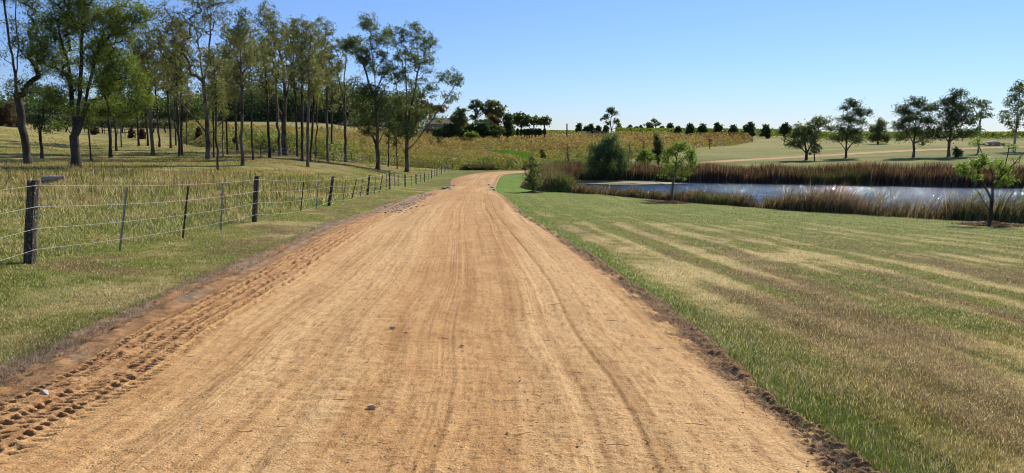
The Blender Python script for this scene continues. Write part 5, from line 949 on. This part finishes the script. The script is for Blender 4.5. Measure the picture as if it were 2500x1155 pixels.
for x_, z_ in ((-4.6, 1.35), (-.4, 1.35), (5.6, 1.6), (-3.2, 3.55), (1.6, 3.55)):
    y_ = -3.5 if x_ < 4 else -5.2; w_ = hb("window", CREAM, [((x_, y_-.04, z_), (1.35, .08, 1.2 if z_ < 3 else .8))]); hb("pane", GLASS, [((x_, y_-.085, z_), (1.15, .02, 1.0 if z_ < 3 else .62))], w_)
hb("door", flat("dark_door", (.08, .045, .03)), [((-2.5, -3.55, 1.0), (1.0, .1, 2.1))])
# ================================================================ parked cars
TYRE = flat("tyre", (.02, .02, .02), .9, .1); RIM = flat("rim", (.4, .4, .42), .3, .5, metal=.7); LAMPR = flat("tail_lamp", (.35, .02, .02), .3, .5); LAMPW = flat("head_lamp", (.7, .7, .7), .2, .6)
def car(u, Y, paint, label, rz=0, name="parked_car"):
    X_ = ray(u, 330)[0]/ray(u, 330)[1]*Y; root = empty(name, (X_, Y, float(ground_z(np.array([X_]), np.array([Y]))[0])), label, "car", "cars parked on the skyline", rz)
    prof = [(-2.35, .45), (-2.38, .85), (-2.3, 1.08), (-2.15, 1.68), (-1.9, 1.80), (.15, 1.80), (.45, 1.72), (1.05, 1.18), (2.1, 1.02), (2.33, .88), (2.38, .45), (1.9, .35), (-1.9, .35)]
    n = len(prof); V = []
    for y_, ins in ((-.92, 0), (-.9, .0), (.9, 0), (.92, 0)):
        for x_, z_ in prof:
            t_ = max(0, (z_-1.1))*.28; V.append((x_*.998, y_-math.copysign(t_, y_), z_))
    Q = [[r*n+i, r*n+(i+1) % n, (r+1)*n+(i+1) % n, (r+1)*n+i] for r in range(3) for i in range(n)]; mb = MB(); V += [(0, -.91, .9), (0, .91, .9)]
    T = [[4*n, (i+1) % n, i] for i in range(n)]+[[4*n+1, 3*n+i, 3*n+(i+1) % n] for i in range(n)]; mb.add(V, Q, T); mb.build("body", paint, root)
    for s_ in (-1, 1):
        for x0, x1, x0t, x1t in ((-2.02, -1.15, -1.95, -1.15), (-1.05, -.15, -1.05, -.15), (-.05, .92, -.05, .42)):
            mb = MB(); a, b = 1.14*s_*0+s_*.925, s_*.755; q = [(x0, a-s_*.0, 1.14), (x1, a, 1.14), (x1t, b, 1.66), (x0t, b, 1.66)]; q2 = [(p[0], p[1]-s_*.05, p[2]) for p in q]; mb.add(q+q2, [[0, 1, 2, 3], [7, 6, 5, 4], [0, 4, 5, 1], [1, 5, 6, 2], [2, 6, 7, 3], [3, 7, 4, 0]]); mb.build("window", GLASS, root)
        for x_ in (-1.45, 1.45):
            mb = MB(); mb.tube([(x_, s_*.72, .36), (x_, s_*.95, .36)], .36, 16); w_ = mb.build("wheel", TYRE, root); mb = MB(); mb.tube([(x_, s_*.9, .36), (x_, s_*.965, .36)], .2, 12); mb.build("rim", RIM, w_)
        mb = MB(); mb.box((2.33, s_*.66, .82), (.1, .4, .16)); mb.build("headlight", LAMPW, root); mb = MB(); mb.box((-2.34, s_*.74, .98), (.1, .2, .3)); mb.build("tail_light", LAMPR, root)
    mb = MB(); mb.add([(.5, -.72, 1.69), (.5, .72, 1.69), (1.06, .84, 1.22), (1.06, -.84, 1.22), (.42, -.72, 1.66), (.42, .72, 1.66), (.98, .84, 1.19), (.98, -.84, 1.19)], [[0, 3, 2, 1], [4, 5, 6, 7], [0, 1, 5, 4], [2, 3, 7, 6], [1, 2, 6, 5], [3, 0, 4, 7]]); mb.build("windscreen", GLASS, root)
    return root
car(1430, 258, WHITE, "white four wheel drive parked side on at the skyline"); car(1455, 257, flat("dark_paint", (.03, .035, .05), .3, .6), "dark car parked behind the white four wheel drive", rz=R(6)); car(1468, 259, flat("silver_paint", (.4, .41, .43), .3, .6, var=.05), "silver car at the end of the parked row, next to the willow", rz=R(-4))
# dark square marker post on the rise
X_, Yp = ray(1384, 322)[0]/ray(1384, 322)[1]*215, 215; z_ = float(base_z(X_, Yp)); mp = empty("marker_post", (X_, Yp, z_), "tall dark square post standing against the sky left of the white car", "post")
zt = at(1384, 303, Yp)[2]-z_; mb = MB(); mb.box((0, 0, zt/2), (.34, .34, zt)); mb.box((0, 0, zt+.05), (.42, .42, .1)); mb.build("shaft", flat("dark_timber", (.05, .05, .055), .8, .2), mp); mb = MB(); mb.tube([(.26, -.1, 0), (.26, -.1, zt*.72)], .045, 8); mb.build("pipe", WHITE, mp)
